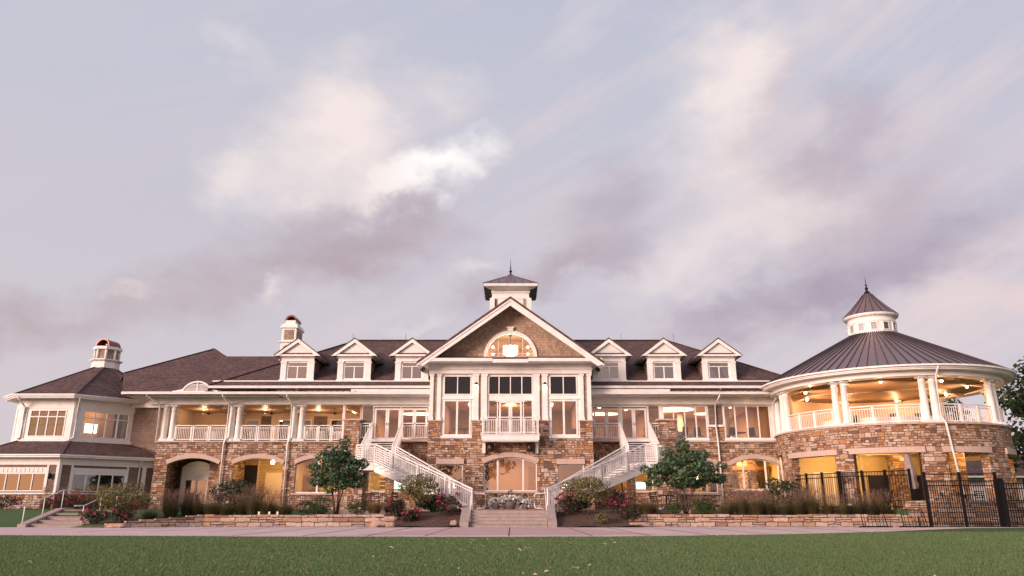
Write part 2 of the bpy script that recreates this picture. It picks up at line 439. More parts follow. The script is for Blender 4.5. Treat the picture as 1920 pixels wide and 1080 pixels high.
def column(x, y, z0, z1, r=.19, par=None):
    h = z1-z0
    m = MB().box(x-r*1.3, x+r*1.3, y-r*1.3, y+r*1.3, z0, z0+.14)
    m.lathe([(r*1.2,z0+.14),(r*1.22,z0+.2),(r*1.02,z0+.26),(r,z0+.34),(r*.98,z0+h*.4),(r*.84,z1-.34),(r*.98,z1-.31),(r*.98,z1-.27),(r*.84,z1-.25),(r*.86,z1-.15),(r*1.1,z1-.12)], x, y, 18)
    m.box(x-r*1.2, x+r*1.2, y-r*1.2, y+r*1.2, z1-.12, z1)
    return part(m, 'column', 'white', par)
def gutter(p0, p1, par=None, w=.15):
    m = MB(); p0 = Vector(p0); p1 = Vector(p1)
    m.bar(p0, p1, w, .07); m.bar(p0-Vector((0,0,.075)), p1-Vector((0,0,.075)), w*.62, .078)
    return part(m, 'gutter', 'white', par)
def spout(path, par=None):
    return part(MB().tube(path, .055, 8), 'downspout', 'white', par)

# stone walls -----------------------------------------------------------------
ar1 = arch(-22.1, -18.78, .7, 3.60, 3.98); ar2 = arch(-17.9, -14.65, .7, 3.60, 3.98); ar3 = arch(-13.85, -10.95, 1.80, 3.55, 3.95)
us_l = [(-9.15,1.9),(-6.6,1.9),(-6.6,3.15),(-9.15,3.15)]; us_r = [(-x,z) for x,z in us_l][::-1]
part(MB().wall([(-22.95,.3),(-5.12,.3),(-5.12,4.98),(-22.95,4.98)], [ar1, ar2, ar3, us_l], 50, 50.45), 'stone_wall', 'stone')
ar4 = arch(10.75, 13.3, 1.80, 3.45, 3.85); ar5 = arch(14.2, 17.3, 2.0, 3.55, 3.95)
part(MB().wall([(5.12,.3),(17.75,.3),(17.75,4.98),(5.12,4.98)], [us_r, ar4, ar5], 50, 50.45), 'stone_wall', 'stone')
part(B(-22.945,-22.5,50.46,53.2,.3,4.975), 'stone_wall', 'stone')
for s in (-1, 1):
    x0, x1 = (-10.73,-9.72) if s < 0 else (9.55,10.65)
    part(B(x0, x1, 49.35, 50.2, .3, 6.32), 'stone_pier', 'stone')
    part(B(x0-.09, x1+.09, 49.26, 50.3, 6.32, 6.42), 'pier_cap', 'lintel')
for a in ((-22.1,-18.78),(-17.9,-14.65),(-13.85,-10.95)):
    m = MB(); archband(m, a[0]-.0, a[1]+.0, 3.60, 3.98, .27, 49.93, 50.2); part(m, 'arch_trim', 'lintel')
m = MB(); archband(m, 10.75, 13.3, 3.45, 3.85, .26, 49.93, 50.2); part(m, 'arch_trim', 'lintel')
m = MB(); archband(m, 14.2, 17.3, 3.55, 3.95, .27, 49.93, 50.2); part(m, 'arch_trim', 'lintel')
part(B(-23.05,-10.75,49.88,50.5,4.98,5.07), 'ledge', 'lintel')
part(B(-9.7,-5.12,49.88,50.5,4.98,5.07), 'ledge', 'lintel'); part(B(5.12,9.53,49.88,50.5,4.98,5.07), 'ledge', 'lintel'); part(B(10.67,17.6,49.88,50.5,4.98,5.07), 'ledge', 'lintel')
bx = [(-5.1,.3),(5.1,.3),(5.1,6.06),(4.32,6.06),(4.32,5.0),(2.38,5.0),(2.38,6.06),(1.5,6.06),(1.5,4.98),(-1.5,4.98),(-1.5,6.06),(-2.38,6.06),(-2.38,5.0),(-4.32,5.0),(-4.32,6.06),(-5.1,6.06)]
bh = [arch(-1.62,1.62,1.86,3.5,3.86), [(-4.5,1.86),(-2.9,1.86),(-2.9,3.46),(-4.5,3.46)], [(2.9,1.86),(4.5,1.86),(4.5,3.46),(2.9,3.46)]]
part(MB().wall(bx, bh, 47.5, 47.95), 'stone_wall', 'stone', label='stone base of the gabled centre bay')
for s in (-1, 1):
    part(B(min(s*5.095,s*4.7),max(s*5.095,s*4.7),47.96,50.0,.3,6.055), 'stone_wall', 'stone')
    part(B(min(s*5.05,s*4.75),max(s*5.05,s*4.75),47.86,50.6,6.06,9.62), 'bay_side_wall', 'white')
m = MB(); archband(m, -1.66, 1.66, 3.5, 3.88, .29, 47.42, 47.7); part(m, 'arch_trim', 'lintel')
for s in (-1, 1):
    part(B(s*3.7-.86, s*3.7+.86, 47.42, 47.7, 3.46, 3.78), 'lintel', 'lintel')
    part(B(s*3.7-.83, s*3.7+.83, 47.42, 47.9, 1.76, 1.858), 'sill', 'lintel')
    for a, b in ((5.16,4.26),(2.44,1.44)):
        part(B(min(s*a,s*b), max(s*a,s*b), 47.43, 47.96, 6.062, 6.14), 'pedestal_cap', 'lintel')
part(B(-1.75,1.75,47.40,47.9,1.74,1.857), 'sill', 'lintel')
part(B(-14.0,-10.8,49.9,50.4,1.7,1.797), 'sill', 'lintel'); part(B(10.66,13.4,49.9,50.4,1.7,1.797), 'sill', 'lintel'); part(B(14.1,17.4,49.9,50.4,1.9,1.997), 'sill', 'lintel')
# bay upper wall ----------------------------------------------------------------
H = []
for x0, x1 in ((-4.2,-2.47),(-1.4,1.4),(2.47,4.2)):
    for z0, z1 in ((5.17,7.41),(7.72,8.93)): H.append([(x0,z0),(x1,z0),(x1,z1),(x0,z1)])
part(MB().wall([(-5.04,5.01),(5.04,5.01),(5.04,9.64),(-5.04,9.64)], H, 47.62, 47.88), 'bay_wall', 'white')
for x0, x1, n in ((-4.2,-2.47,2),(2.47,4.2,2)):
    window(x0, x1, 5.17, 7.41, 47.58, n, gm='glass', fw=.1, mw=.12)
    part(B(x0-.12, x1+.12, 47.5, 47.86, 5.02, 5.168), 'sill', 'white')
    part(B(x0-.14, x1+.14, 47.55, 47.84, 7.43, 7.52), 'head_trim', 'white')
for x0, x1, n in ((-4.2,-2.47,2),(-1.4,1.4,4),(2.47,4.2,2)):
    w = window(x0, x1, 7.72, 8.93, 47.58, n, gm='glassd', fw=.06, mw=.06, muls=[x0+(x1-x0)/2] if n == 2 else [-.72,0,.72])
    part(B(x0+.03, x1-.03, 47.72, 47.74, 7.75, 8.9), 'blind', 'blind', w)
french(-.72, .72, 5.18, 7.34, 47.62)
for s in (-1, 1):
    window(min(s*1.4,s*.78), max(s*1.4,s*.78), 5.17, 7.41, 47.6, 1, fw=.06)
part(B(-.78,.78,47.6,47.7,7.345,7.41), 'door_head', 'white')
for s in (-1, 1):
    for a, b in ((5.07,4.84),(4.60,4.37),(2.33,2.0),(1.83,1.47)):
        x0, x1 = min(s*a,s*b), max(s*a,s*b)
        m = MB().box(x0,x1,47.5,47.64,6.36,8.90).box(x0-.035,x1+.035,47.46,47.65,6.145,6.26).box(x0-.015,x1+.015,47.48,47.645,6.26,6.36).box(x0-.04,x1+.04,47.46,47.65,8.90,9.03)
        part(m, 'pilaster', 'white')
    for a, b in ((4.80,4.64),(1.97,1.86)):
        part(B(min(s*a,s*b), max(s*a,s*b), 47.595, 47.63, 6.15, 9.02), 'shingle_strip', 'shingle')
    # sconce on the pilaster
    m = MB().lathe([(.02,8.42),(.12,8.40),(.13,8.34),(.11,8.32)], s*2.16, 47.42, 12); m.box(s*2.16-.05,s*2.16+.05,47.44,47.51,8.34,8.5)
    lw = part(m, 'wall_lamp', 'bronze'); part(MB().lathe([(.09,8.25),(.105,8.32)], s*2.16, 47.42, 10), 'bulb', S['shade'], lw)
    lamp('POINT', (s*2.16,47.33,8.18), 4, size=.06)
m = MB().box(-5.14,5.14,47.44,47.9,9.045,9.30).box(-5.2,5.2,47.38,47.9,9.30,9.345).box(-5.14,5.14,47.43,47.9,9.345,9.60).box(-5.24,5.24,47.3,47.92,9.60,9.66)
part(m, 'entablature', 'white')
m = MB().box(-5.72,5.72,46.62,47.95,9.662,9.80)
m.box(-5.72,-1.12,46.5,46.62,9.66,9.86).box(1.12,5.72,46.5,46.62,9.66,9.86).box(-1.12,1.12,46.53,46.62,9.58,9.80)
part(m, 'cornice', 'white')
part(MB().slab([(-5.55,46.56,9.88),(5.55,46.56,9.88),(5.2,47.56,10.16),(-5.2,47.56,10.16)], (0,0,-.07)), 'pent_roof', 'roof')
for s in (-1, 1):
    part(B(min(s*5.04,s*5.72),max(s*5.04,s*5.72),47.96,52.5,9.66,9.80), 'cornice', 'white')
# gable -----------------------------------------------------------------------
sl = .722; AP = 13.84
def gz(x): return AP-sl*abs(x)
hr = arch(-1.62,1.62,10.13,10.14,11.74,24)
part(MB().wall([(-5.0,10.0),(5.0,10.0),(5.0,gz(5.0)-.2),(0,AP-.2),(-5.0,gz(5.0)-.2)], [hr], 47.55, 47.75), 'gable_wall', 'shingle')
for s in (-1, 1):
    e = s*5.82
    part(MB().slab([(e,46.42,gz(e)),(0,46.42,AP),(0,60,AP),(e,54.2,gz(e))], (0,0,-.16)), 'bay_roof', 'roof')
    m = MB()
    m.slab([(e,46.48,gz(e)-.165),(0,46.48,AP-.165),(0,46.48,AP-.60),(s*5.42,46.48,gz(5.42)-.56),(e,46.48,gz(e)-.20)][::-s or 1], (0,.12,0))
    m.slab([(e,46.44,gz(e)-.162),(0,46.44,AP-.162),(0,46.44,AP-.30),(e,46.44,gz(e)-.30)], (0,.035,0))
    part(m, 'rake_board', 'white')
    part(MB().slab([(e*.99,46.61,gz(e*.99)-.32),(0,46.61,AP-.32),(0,47.54,AP-.32),(e*.99,47.54,gz(e*.99)-.32)], (0,0,-.04)), 'rake_soffit', 'white')
m = MB(); archband(m, -1.50, 1.50, 10.14, 11.62, .2, 47.44, 47.6, 28); m.box(-.17,.17,47.40,47.6,11.8,12.06).box(-.24,.24,47.38,47.6,11.98,12.08)
m.box(-1.72,1.72,47.42,47.6,10.055,10.14)
f = part(m, 'half_round_window', 'white')
part(MB().poly([(x,47.62,z) for x,z in arch(-1.5,1.5,10.14,10.15,11.62,24)]), 'pane', 'glass', f)
part(MB().box(-.79,-.76,47.6,47.63,10.14,11.4).box(.76,.79,47.6,47.63,10.14,11.4).box(-1.45,1.45,47.6,47.63,10.36,10.38), 'glazing_bar', 'white', f)
part(MB().wall(arch(-1.49,1.49,10.16,10.17,11.60,20), [], 51.2, 51.3), 'interior_wall', 'inwall')
room(-2.3, 2.3, 47.8, 51.3, 10.0, 12.0, 'ceil')
c = MB().lathe([(.02,11.22),(.47,11.22),(.50,10.95),(.47,10.72),(.30,10.62),(.02,10.58)], 0, 49.6, 20)
for i in range(10):
    a = i*.628; c.box(.49*math.sin(a)-.02,.49*math.sin(a)+.02,49.6-.49*math.cos(a)-.02,49.6-.49*math.cos(a)+.02,10.7,11.26)
ch = part(c, 'chandelier', S['shade']); part(MB().tube([(0,49.6,11.2),(0,49.6,12.0)], .02, 6).lathe([(.1,11.93),(.12,11.99)], 0, 49.6, 10), 'chandelier_rod', 'bronze', ch)
for s in (-1, 1):
    for z in (10.42, 10.88):
        k = part(MB().lathe([(.001,z-.07),(.06,z-.04),(.075,z),(.06,z+.04),(.001,z+.07)], s*1.12, 48.1, 10), 'globe_lamp', S['bulb'])
        part(MB().tube([(s*1.12,48.12,z),(s*1.12,51.15,z)], .012, 5), 'lamp_arm', 'bronze', k)
lamp('POINT', (0,49.0,10.5), 380, (1,.66,.34), .3)
# balcony ---------------------------------------------------------------------
m = MB().box(-1.75,1.75,46.35,47.5,4.82,5.13).box(-1.8,1.8,46.3,47.5,5.13,5.18).box(-1.7,1.7,46.4,47.5,4.74,4.82)
bal = part(m, 'balcony', 'white')
r = MB(); railing(r, (-1.68,46.42,5.18), (1.68,46.42,5.18), 1.0, .105, (0,.25,.5,.75,1))
for s in (-1, 1): railing(r, (s*1.68,46.46,5.18), (s*1.68,47.46,5.18), 1.0, .105, (1,))
part(r, 'railing', 'white', bal)
for s in (-1, 1):
    part(B(s*1.62-.09, s*1.62+.09, 47.28, 47.5, 4.1, 4.74), 'bracket', 'white', bal)
    m = MB().lathe([(.12,4.18),(.19,4.22),(.21,4.42),(.19,4.62),(.12,4.66)], s*1.2, 47.1, 14); m.tube([(s*1.2,47.1,4.66),(s*1.2,47.1,4.74)], .03, 6)
    part(m, 'hanging_lantern', 'bronze', bal)
# bay windows below --------------------------------------------------------------
window(-1.62, 1.62, 1.86, 3.5, 47.6, muls=[-.78,.78], shape=(3.5,3.86), gm='glassr', fw=.06, mw=.1)
for s in (-1, 1): window(s*3.7-.8, s*3.7+.8, 1.86, 3.46, 47.6, 1, gm='glassr', fw=.06)
# interiors --------------------------------------------------------------------
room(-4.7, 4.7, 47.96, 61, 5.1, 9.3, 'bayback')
part(B(-1.9,1.9,48.6,60.9,8.15,8.25), 'interior_ceiling', 'ceil')
part(MB().lathe([(1.2,8.1),(1.45,8.08),(1.5,7.95),(1.2,7.92)], 0, 54.4, 32), 'ceiling_ring', 'wood')
part(MB().lathe([(.02,8.13),(1.18,8.10)], 0, 54.4, 32), 'ceiling_dome', S['shade'])
for s in (-1, 1):
    part(B(s*2.6-.55, s*2.6+.55, 56.2, 57.8, 8.32, 8.35), 'ceiling_light', S['cove'])
    for o_ in (-.75,.55): part(B(s*2.6+o_,s*2.6+o_+.2,56,58,8.22,8.355), 'light_tray', 'ceil')
part(B(-4.69,-1.9,48.6,60.9,8.36,8.5), 'interior_ceiling', 'ceil'); part(B(1.9,4.69,48.6,60.9,8.36,8.5), 'interior_ceiling', 'ceil')
lamp('POINT', (0,54.4,7.6), 380, (1,.64,.32), .3); lamp('AREA', (-2.6,57,8.2), 260, (1,.62,.36), 1.2); lamp('AREA', (2.6,57,8.2), 300, (1,.62,.36), 1.2)
for x in (2.3,3.5): part(B(x,x+.8,60.85,60.99,5.1,7.6), 'interior_door', 'wood')
room(-4.7, 4.7, 47.96, 53, .8, 4.4, 'inwall')
lamp('AREA', (0,50.5,4.2), 260, (1,.62,.36), 2); part(B(-.15,.15,50.3,50.6,4.37,4.395), 'ceiling_light', S['shade'])
k = part(MB().lathe([(.12,2.45),(.2,2.35),(.3,2.1)], 3.6, 49.6, 14), 'table_lamp', S['shade']); part(MB().lathe([(.12,.82),(.03,.9),(.03,2.1)], 3.6, 49.6, 10), 'lamp_base', 'bronze', k)
k = part(MB().lathe([(.12,2.45),(.2,2.35),(.3,2.1)], -3.75, 49.6, 14), 'table_lamp', S['shade']); part(MB().lathe([(.12,.82),(.03,.9),(.03,2.1)], -3.75, 49.6, 10), 'lamp_base', 'bronze', k)
# wing eaves ------------------------------------------------------------------
for x0, x1, s in ((-23.7,-5.12,-1),(5.12,17.35,1)):
    part(B(x0, x1, 49.86, 50.4, 7.42, 7.885), 'frieze', 'white')
    part(B(x0-.15 if s<0 else x0, x1, 49.02, 50.6, 7.89, 7.95), 'soffit', 'white')
    gutter((x0-1.3 if s<0 else x0, 48.62, 8.03), (x1, 48.62, 8.03)); part(B(x0-.15 if s<0 else x0, x1, 48.66, 49.02, 7.90, 7.94), 'soffit', 'white')
    part(MB().slab([(max(x0,-19.6),48.62,8.08),(x1,48.62,8.08),(x1,49.24,8.14),(max(x0,-19.6),49.24,8.14)], (0,0,-.05)), 'shed_roof', 'metal')
    part(B(x0+4.2 if s<0 else x0, x1, 49.25, 49.6, 7.96, 8.9), 'upper_wall', 'clap')
seam = MB()
for i in range(25):
    x = -19.6+.4*i; seam.bar((x,48.6,8.10),(x,49.23,8.16),.035,.05)
part(seam, 'roof_seams', 'seam'); seam = MB()
for i in range(17):
    x = 10.6+.4*i; seam.bar((x,48.6,8.10),(x,49.23,8.16),.035,.05)
part(seam, 'roof_seams', 'seam')
for x0, x1 in ((-10.3,-5.14),(5.14,10.3)):
    p = part(B(x0, x1, 48.78, 48.88, 8.08, 8.27), 'fascia_board', 'white')
for x0, x1 in ((-19.5,-5.2),(5.2,18.2)):
    gutter((x0,48.72,8.43),(x1,48.72,8.43)); part(MB().slab([(x0,48.76,8.36),(x1,48.76,8.36),(x1,50.3,8.66),(x0,50.3,8.66)],(0,0,.04)), 'soffit', 'white')
part(B(-26.2,-22.9,51.6,51.9,4.4,7.9), 'siding_wall', 'siding2'); part(B(-25.6,-23.0,51.3,51.59,7.4,7.88), 'frieze', 'white')
part(B(-25.0,-23.86,48.8,51.3,7.885,7.94), 'soffit', 'white')
# porch ------------------------------------------------------------------------
for x in (-22.68,-22.13,-18.3,-17.83,-14.2,-13.7): column(x, 49.98+.22, 5.07, 7.42, .2)
part(B(-11.02,-10.86,50.05,50.3,5.07,7.42), 'porch_post', 'white')
for a, b, n in ((-21.9,-18.53,3),(-17.6,-14.43,3),(-13.47,-10.78,3)):
    r = MB(); railing(r, (a,50.1,5.07), (b,50.1,5.07), 1.0, .11, (.01,.32,.36,.64,.68,.99)); part(r, 'railing', 'white')
part(B(-22.9,-9.8,50.46,55,4.9,5.06), 'porch_floor', 'floor')
part(B(-22.9,-9.9,50.41,55,7.44,7.5), 'porch_ceiling', 'porchceil')
Hh = [[(x,5.08),(x+1.0,5.08),(x+1.0,7.0),(x,7.0)] for x in (-20.3,-18.9,-16.6,-15.2,-12.9,-11.6)]
part(MB().wall([(-22.9,5.06),(-9.8,5.06),(-9.8,7.44),(-22.9,7.44)], Hh, 54.6, 54.8), 'porch_wall', 'cream')
for x in (-20.3,-18.9,-16.6,-15.2,-12.9,-11.6):
    window(x, x+1.0, 5.08, 7.0, 54.62, 1, fw=.1, gm='glass')
part(B(-22.9,-9.8,57,57.1,5,7.5), 'interior_wall', 'wood')
part(B(-17.8,-17.1,54.57,54.6,5.1,7.2), 'siding_panel', 'siding'); part(B(-14.05,-13.1,54.57,54.6,5.1,7.2), 'siding_panel', 'siding')
part(B(-22.88,-22.7,50.5,54.6,5.06,7.44), 'porch_side_wall', 'cream'); part(B(-9.98,-9.8,50.5,54.6,5.06,7.44), 'porch_side_wall', 'cream')
for x in (-20.6,-16.4,-12.3): part(B(x-.12+1.6,x+.12+1.6,50.5,54.6,7.2,7.44), 'ceiling_beam', 'cream')
for x in (-20.6,-16.3,-12.0):
    f = MB().tube([(x,52.0,7.44),(x,52.0,7.14)], .02, 6).lathe([(.02,7.16),(.1,7.13),(.11,7.05),(.02,7.0)], x, 52.0, 12)
    fan = part(f, 'ceiling_fan', 'bronze')
    for k in range(5):
        a = k*1.2566+.3; part(MB().bar((x+.13*math.cos(a),52+.13*math.sin(a),7.1),(x+.62*math.cos(a),52+.62*math.sin(a),7.1),.12,.015), 'fan_blade', 'wood', fan)
for x, y in ((-17.0,52.7),(-13.4,53.0),(-21.2,52.6),(-10.9,52.6)):
    downlight(x, y, 7.44)
    lamp('POINT', (x,y,7.1), 40, (1,.62,.36), .1)
m = MB().box(-13.6,-13.45,54.4,54.57,6.35,6.65).lathe([(.04,6.2),(.11,6.28),(.11,6.4),(.03,6.5)], -13.52, 54.35, 8); part(m, 'wall_lantern', 'iron')
# left wall strips, doors and side rails
for s in (-1, 1):
    part(MB().wall([(s*9.75,5.08),(s*5.1,5.08),(s*5.1,7.42),(s*9.75,7.42)][::-s or 1] if s < 0 else [(5.1,5.08),(9.75,5.08),(9.75,7.42),(5.1,7.42)], [[(min(s*8.97,s*5.42),5.081),(max(s*8.97,s*5.42),5.081),(max(s*8.97,s*5.42),7.27),(min(s*8.97,s*5.42),7.27)]], 50.1, 50.3), 'door_wall', 'white')
    part(B(min(s*9.7,s*9.08), max(s*9.7,s*9.08), 50.05, 50.11, 5.08, 7.34), 'siding_panel', 'siding')
    french(min(s*8.93,s*7.24), max(s*8.93,s*7.24), 5.1, 7.2, 50.12); french(min(s*7.16,s*5.46), max(s*7.16,s*5.46), 5.1, 7.2, 50.12)
    part(B(min(s*7.24,s*7.16), max(s*7.24,s*7.16), 50.1, 50.2, 5.1, 7.26), 'door_post', 'white')
    r = MB(); railing(r, (s*7.0,49.6,5.16), (s*5.2,49.6,5.16), 1.0, .12, (.0,.45,.98)); part(r, 'railing', 'white')
    part(B(min(s*7.05,s*5.12), max(s*7.05,s*5.12), 49.45, 49.9, 4.99, 5.12), 'landing_edge', 'lintel')
    r = MB(); railing(r, (s*9.68,49.6,5.16), (s*9.1,49.6,5.16), 1.0, .12, (.0,.98)); part(r, 'railing', 'white')
    room(min(s*9.75,s*5.15), max(s*9.75,s*5.15), 50.5, 62, 5.06, 7.75, 'inwall')
# right wing windows -------------------------------------------------------------
H = [[(9.98,5.2),(12.9,5.2),(12.9,7.4),(9.98,7.4)], [(13.98,5.2),(17.05,5.2),(17.05,7.4),(13.98,7.4)]]
part(MB().wall([(9.751,5.075),(17.5,5.075),(17.5,7.42),(9.751,7.42)], H, 50.1, 50.3), 'window_wall', 'white')
part(B(13.0,13.88,50.04,50.11,6.12,7.36), 'siding_panel', 'siding'); part(B(12.95,13.93,50.0,50.12,5.98,6.115), 'trim_board', 'white'); part(B(12.95,13.93,50.03,50.12,5.08,5.977), 'stone_panel', 'stone')
window(9.98, 12.9, 5.2, 7.4, 50.08, 4, fw=.08, mw=.07); window(13.98, 17.05, 5.2, 7.4, 50.08, 4, fw=.08, mw=.07)
part(B(9.9,12.95,49.95,50.1,5.09,5.19), 'sill', 'white'); part(B(13.93,17.15,49.95,50.1,5.09,5.19), 'sill', 'white')
column(17.45, 49.9, 5.07, 7.42, .17)
room(9.95, 17.45, 50.5, 61, 5.06, 7.75, 'inwall', left=False)
part(MB(Matrix.Translation((11.7,55.0,0)) @ Matrix.Diagonal((1.9,1.5,1,1))).lathe([(.02,7.69),(.8,7.70)], 0, 0, 28), 'cove_light', S['cove'])
for x, y, sx in ((6.7,57.6,2.1),(-6.7,57.6,2.1)):
    part(MB(Matrix.Translation((x,y,0)) @ Matrix.Diagonal((sx,1.0,1,1))).lathe([(.02,7.69),(.75,7.70)], 0, 0, 28), 'cove_light', S['cove'])
part(MB().lathe([(.22,5.06),(.22,7.7)], 12.6, 56.8, 14), 'interior_column', 'ceil')
part(MB().lathe([(.2,5.06),(.2,7.7)], 15.6, 55.2, 14), 'interior_column', 'ceil')
part(MB(Matrix.Translation((14.5,57.5,0)) @ Matrix.Diagonal((1.3,1.2,1,1))).lathe([(.02,7.69),(.5,7.70)], 0, 0, 24), 'cove_light', S['cove'])
for x in (16.3,16.9,17.3):
    k = part(MB().lathe([(.12,6.0),(.13,6.9)], x, 60.7, 10), 'wall_sconce', S['shade']); part(B(x-.05,x+.05,60.8,61,6.3,6.5), 'sconce_bracket', 'bronze', k)
for x, y in ((10.4,51.6),(12.4,51.4),(14.6,52.0),(16.4,51.8),(15.6,54)): downlight(x, y, 7.75, .1)
k = part(MB().lathe([(.05,6.75),(.5,6.68),(.6,6.4),(.4,6.15),(.02,6.1)], 10.6, 56.4, 16), 'globe_lamp', S['shade']); part(MB().tube([(10.6,56.4,6.7),(10.6,56.4,7.75)], .015, 5), 'lamp_rod', 'bronze', k)
lamp('AREA', (11.7,55,7.6), 320, (1,.64,.32), 2.0); lamp('AREA', (14.8,57.4,7.6), 280, (1,.64,.32), 1.6); lamp('AREA', (6.7,57.6,7.6), 280, (1,.62,.36), 1.6); lamp('AREA', (-6.7,57.6,7.6), 240, (1,.62,.36), 1.6)
for x, y in ((6.3,54),(7.9,53.2),(8.4,55.5),(-6.2,53.5),(-8.2,54.5)): downlight(x, y, 7.75, .1)
# ground-floor rooms ---------------------------------------------------------------
window(-13.85, -10.95, 1.80, 3.55, 50.14, muls=[-12.4], shape=(3.55,3.95), fw=.07, mw=.1)
window(10.75, 13.3, 1.80, 3.45, 50.14, muls=[12.6], shape=(3.45,3.85), fw=.07, mw=.1)
window(14.2, 17.3, 2.0, 3.55, 50.14, muls=[15.0,16.45], shape=(3.55,3.95), fw=.07, mw=.1)
for s in (-1, 1):
    window(min(s*9.15,s*6.6), max(s*9.15,s*6.6), 1.9, 3.15, 50.14, 1, muls=[s*8.0], fw=.05, mw=.08)
    part(B(min(s*9.25,s*6.5), max(s*9.25,s*6.5), 49.9, 50.4, 1.8, 1.897), 'sill', 'lintel')
room(-14.4, -5.2, 50.46, 55, .8, 4.3, 'inyellow'); room(5.2, 17.6, 50.46, 56, .8, 4.3, 'inyellow')
part(B(9.15,9.7,52.2,52.8,.8,4.3), 'stone_pillar', 'stone'); part(B(16.0,16.8,53,53.7,.8,4.3), 'stone_pillar', 'stone'); part(B(7.6,8.3,53,53.6,.8,4.3), 'stone_pillar', 'stone')
part(B(13.0,17.5,52.4,52.7,3.35,3.6), 'interior_beam', 'wood'); part(B(10,17.5,55.7,55.89,2.95,3.15), 'interior_beam', 'wood')
part(B(14.3,15.9,55.9,55.98,1.9,2.9), 'dark_window', 'dark'); part(B(11.2,12.6,55.9,55.98,1.9,2.9), 'dark_window', 'dark')
for x in (-8.75,): 
    q = MB().box(x-.28,x+.22,53.9,54.0,1.2,3.1); part(q, 'shelf_case', 'cream')
    q = MB()
    for i in range(6): q.box(x-.25,x+.19,53.86,53.9,1.35+.28*i,1.5+.28*i)
    part(q, 'menu_rows', 'wood')
part(MB().box(-8.0,-6.95,53.2,53.26,2.15,3.0), 'television', S['screen'])
part(B(8.35,8.95,51.9,51.96,2.1,2.55), 'lit_sign', S['screen'])
for x, y in ((11.2,54.6),(13.0,54.6),(15.1,54.8)):
    k = part(MB().lathe([(.12,3.15),(.2,3.1),(.34,2.85)], x, y, 14), 'pendant_lamp', S['shade']); part(MB().tube([(x,y,3.1),(x,y,4.3)], .012, 5), 'lamp_rod', 'bronze', k)
lamp('AREA', (-12.0,52.0,4.1), 190, (1,.64,.26), 1.5); lamp('AREA', (-7.8,52.4,4.1), 130, (1,.66,.30), 1.5)
lamp('AREA', (15.6,52,4.1), 260, (1,.58,.15), 1.5); lamp('AREA', (11.6,52.5,4.1), 220, (1,.58,.15), 1.5); lamp('AREA', (8.2,51.9,4.1), 110, (1,.58,.15), 1.2)
for a, b, y in ((-13.9,-12.9,52.2),(-12.2,-11.0,53.0),(-12.75,-12.6,51.5)): part(B(a,b,y,y+.3,.8,3.0 if b-a>.2 else 4.2), 'dark_cabinet', 'wood')
part(B(-13.35,-13.0,52.05,52.19,3.0,3.4), 'red_ornament', S['redo'])
m = MB()
for i in range(14): m.box(-12.15+i*.08,-12.1+i*.08,52.9,52.99,1.9+.4*(i%3),2.2+.4*(i%3))
part(m, 'shelf_goods', 'cream')
part(MB().box(14.3,17.4,51.6,52.1,.8,1.95).box(14.25,17.45,51.55,52.15,1.95,2.02), 'bar_counter', 'wood'); part(B(14.4,15.0,52.8,53.0,.8,2.9), 'dark_cabinet', 'wood'); part(B(16.2,17.4,54.5,54.7,2.3,3.1), 'dark_window', 'dark')
part(B(15.35,15.95,52.5,53.1,.8,4.3), 'stone_pillar', 'stone'); part(B(14.2,17.5,53.2,53.5,3.3,3.5), 'interior_beam', 'wood')
part(B(10.6,11.7,51.5,51.9,.8,1.95), 'bar_counter', 'wood'); part(B(12.0,12.5,53,53.2,.8,3.4), 'dark_cabinet', 'wood'); part(B(12.75,13.15,52.2,52.6,.8,4.3), 'stone_pillar', 'stone')
part(B(-3.0,-1.9,52.9,52.99,.8,3.2), 'interior_panel', 'wood'); part(B(1.2,1.8,52.9,52.99,.8,3.6), 'interior_panel', 'wood'); part(B(-1.6,-1.35,48.3,48.6,.8,4.3), 'stone_pillar', 'stone')
# arch recesses -----------------------------------------------------------------
part(B(-22.4,-14.2,50.46,54,.72,.8), 'recess_floor', 'concrete')
part(MB().box(-22.5,-14.5,53.0,53.1,.8,4.3), 'recess_wall', 'recess'); part(B(-22.4,-14.5,50.46,53,4.1,4.2), 'recess_ceiling', 'porchceil')
part(B(-18.6,-18.1,50.46,53,.8,4.1), 'recess_pier', 'stone'); part(B(-14.6,-14.45,50.46,53,.8,4.1), 'recess_wall', 'recess')
part(MB().wall(arch(-21.95,-19.9,.8,3.5,3.9,10), [[(-21.7,1.0),(-20.15,1.0),(-20.15,2.75),(-21.7,2.75)]], 52.0, 52.15), 'recess_window_wall', 'bead')
window(-21.7, -20.15, 1.0, 2.75, 52.0, 2, gm='glassr', fw=.08, mw=.12)
part(B(-19.9,-19.2,51.4,52.6,.8,4.1), 'recess_pier', 'stone'); part(B(-19.1,-18.75,52.2,52.4,.8,3.6), 'door_casing', 'cream'); part(B(-18.74,-18.62,52.3,52.35,.8,3.3), 'siding_panel', 'siding')
d = part(MB().box(-16.5,-15.35,52.93,52.999,.8,3.05).box(-16.38,-15.47,52.9,52.93,2.0,2.9).box(-16.38,-15.47,52.9,52.93,.95,1.9), 'door', 'cream')
part(MB().box(-16.63,-16.5,52.9,52.999,.8,3.2).box(-15.35,-15.22,52.9,52.999,.8,3.2).box(-16.5,-15.35,52.9,52.999,3.05,3.2), 'door_casing', 'cream', d)
part(MB().tube([(-16.4,52.86,1.85),(-16.28,52.86,1.85)], .02, 6), 'handle', 'bronze', d)
part(B(-18.05,-17.25,52.95,52.999,1.7,3.7), 'dark_window', 'dark'); part(B(-17.2,-17.1,52.93,52.999,.8,4.1), 'trim_board', 'cream')
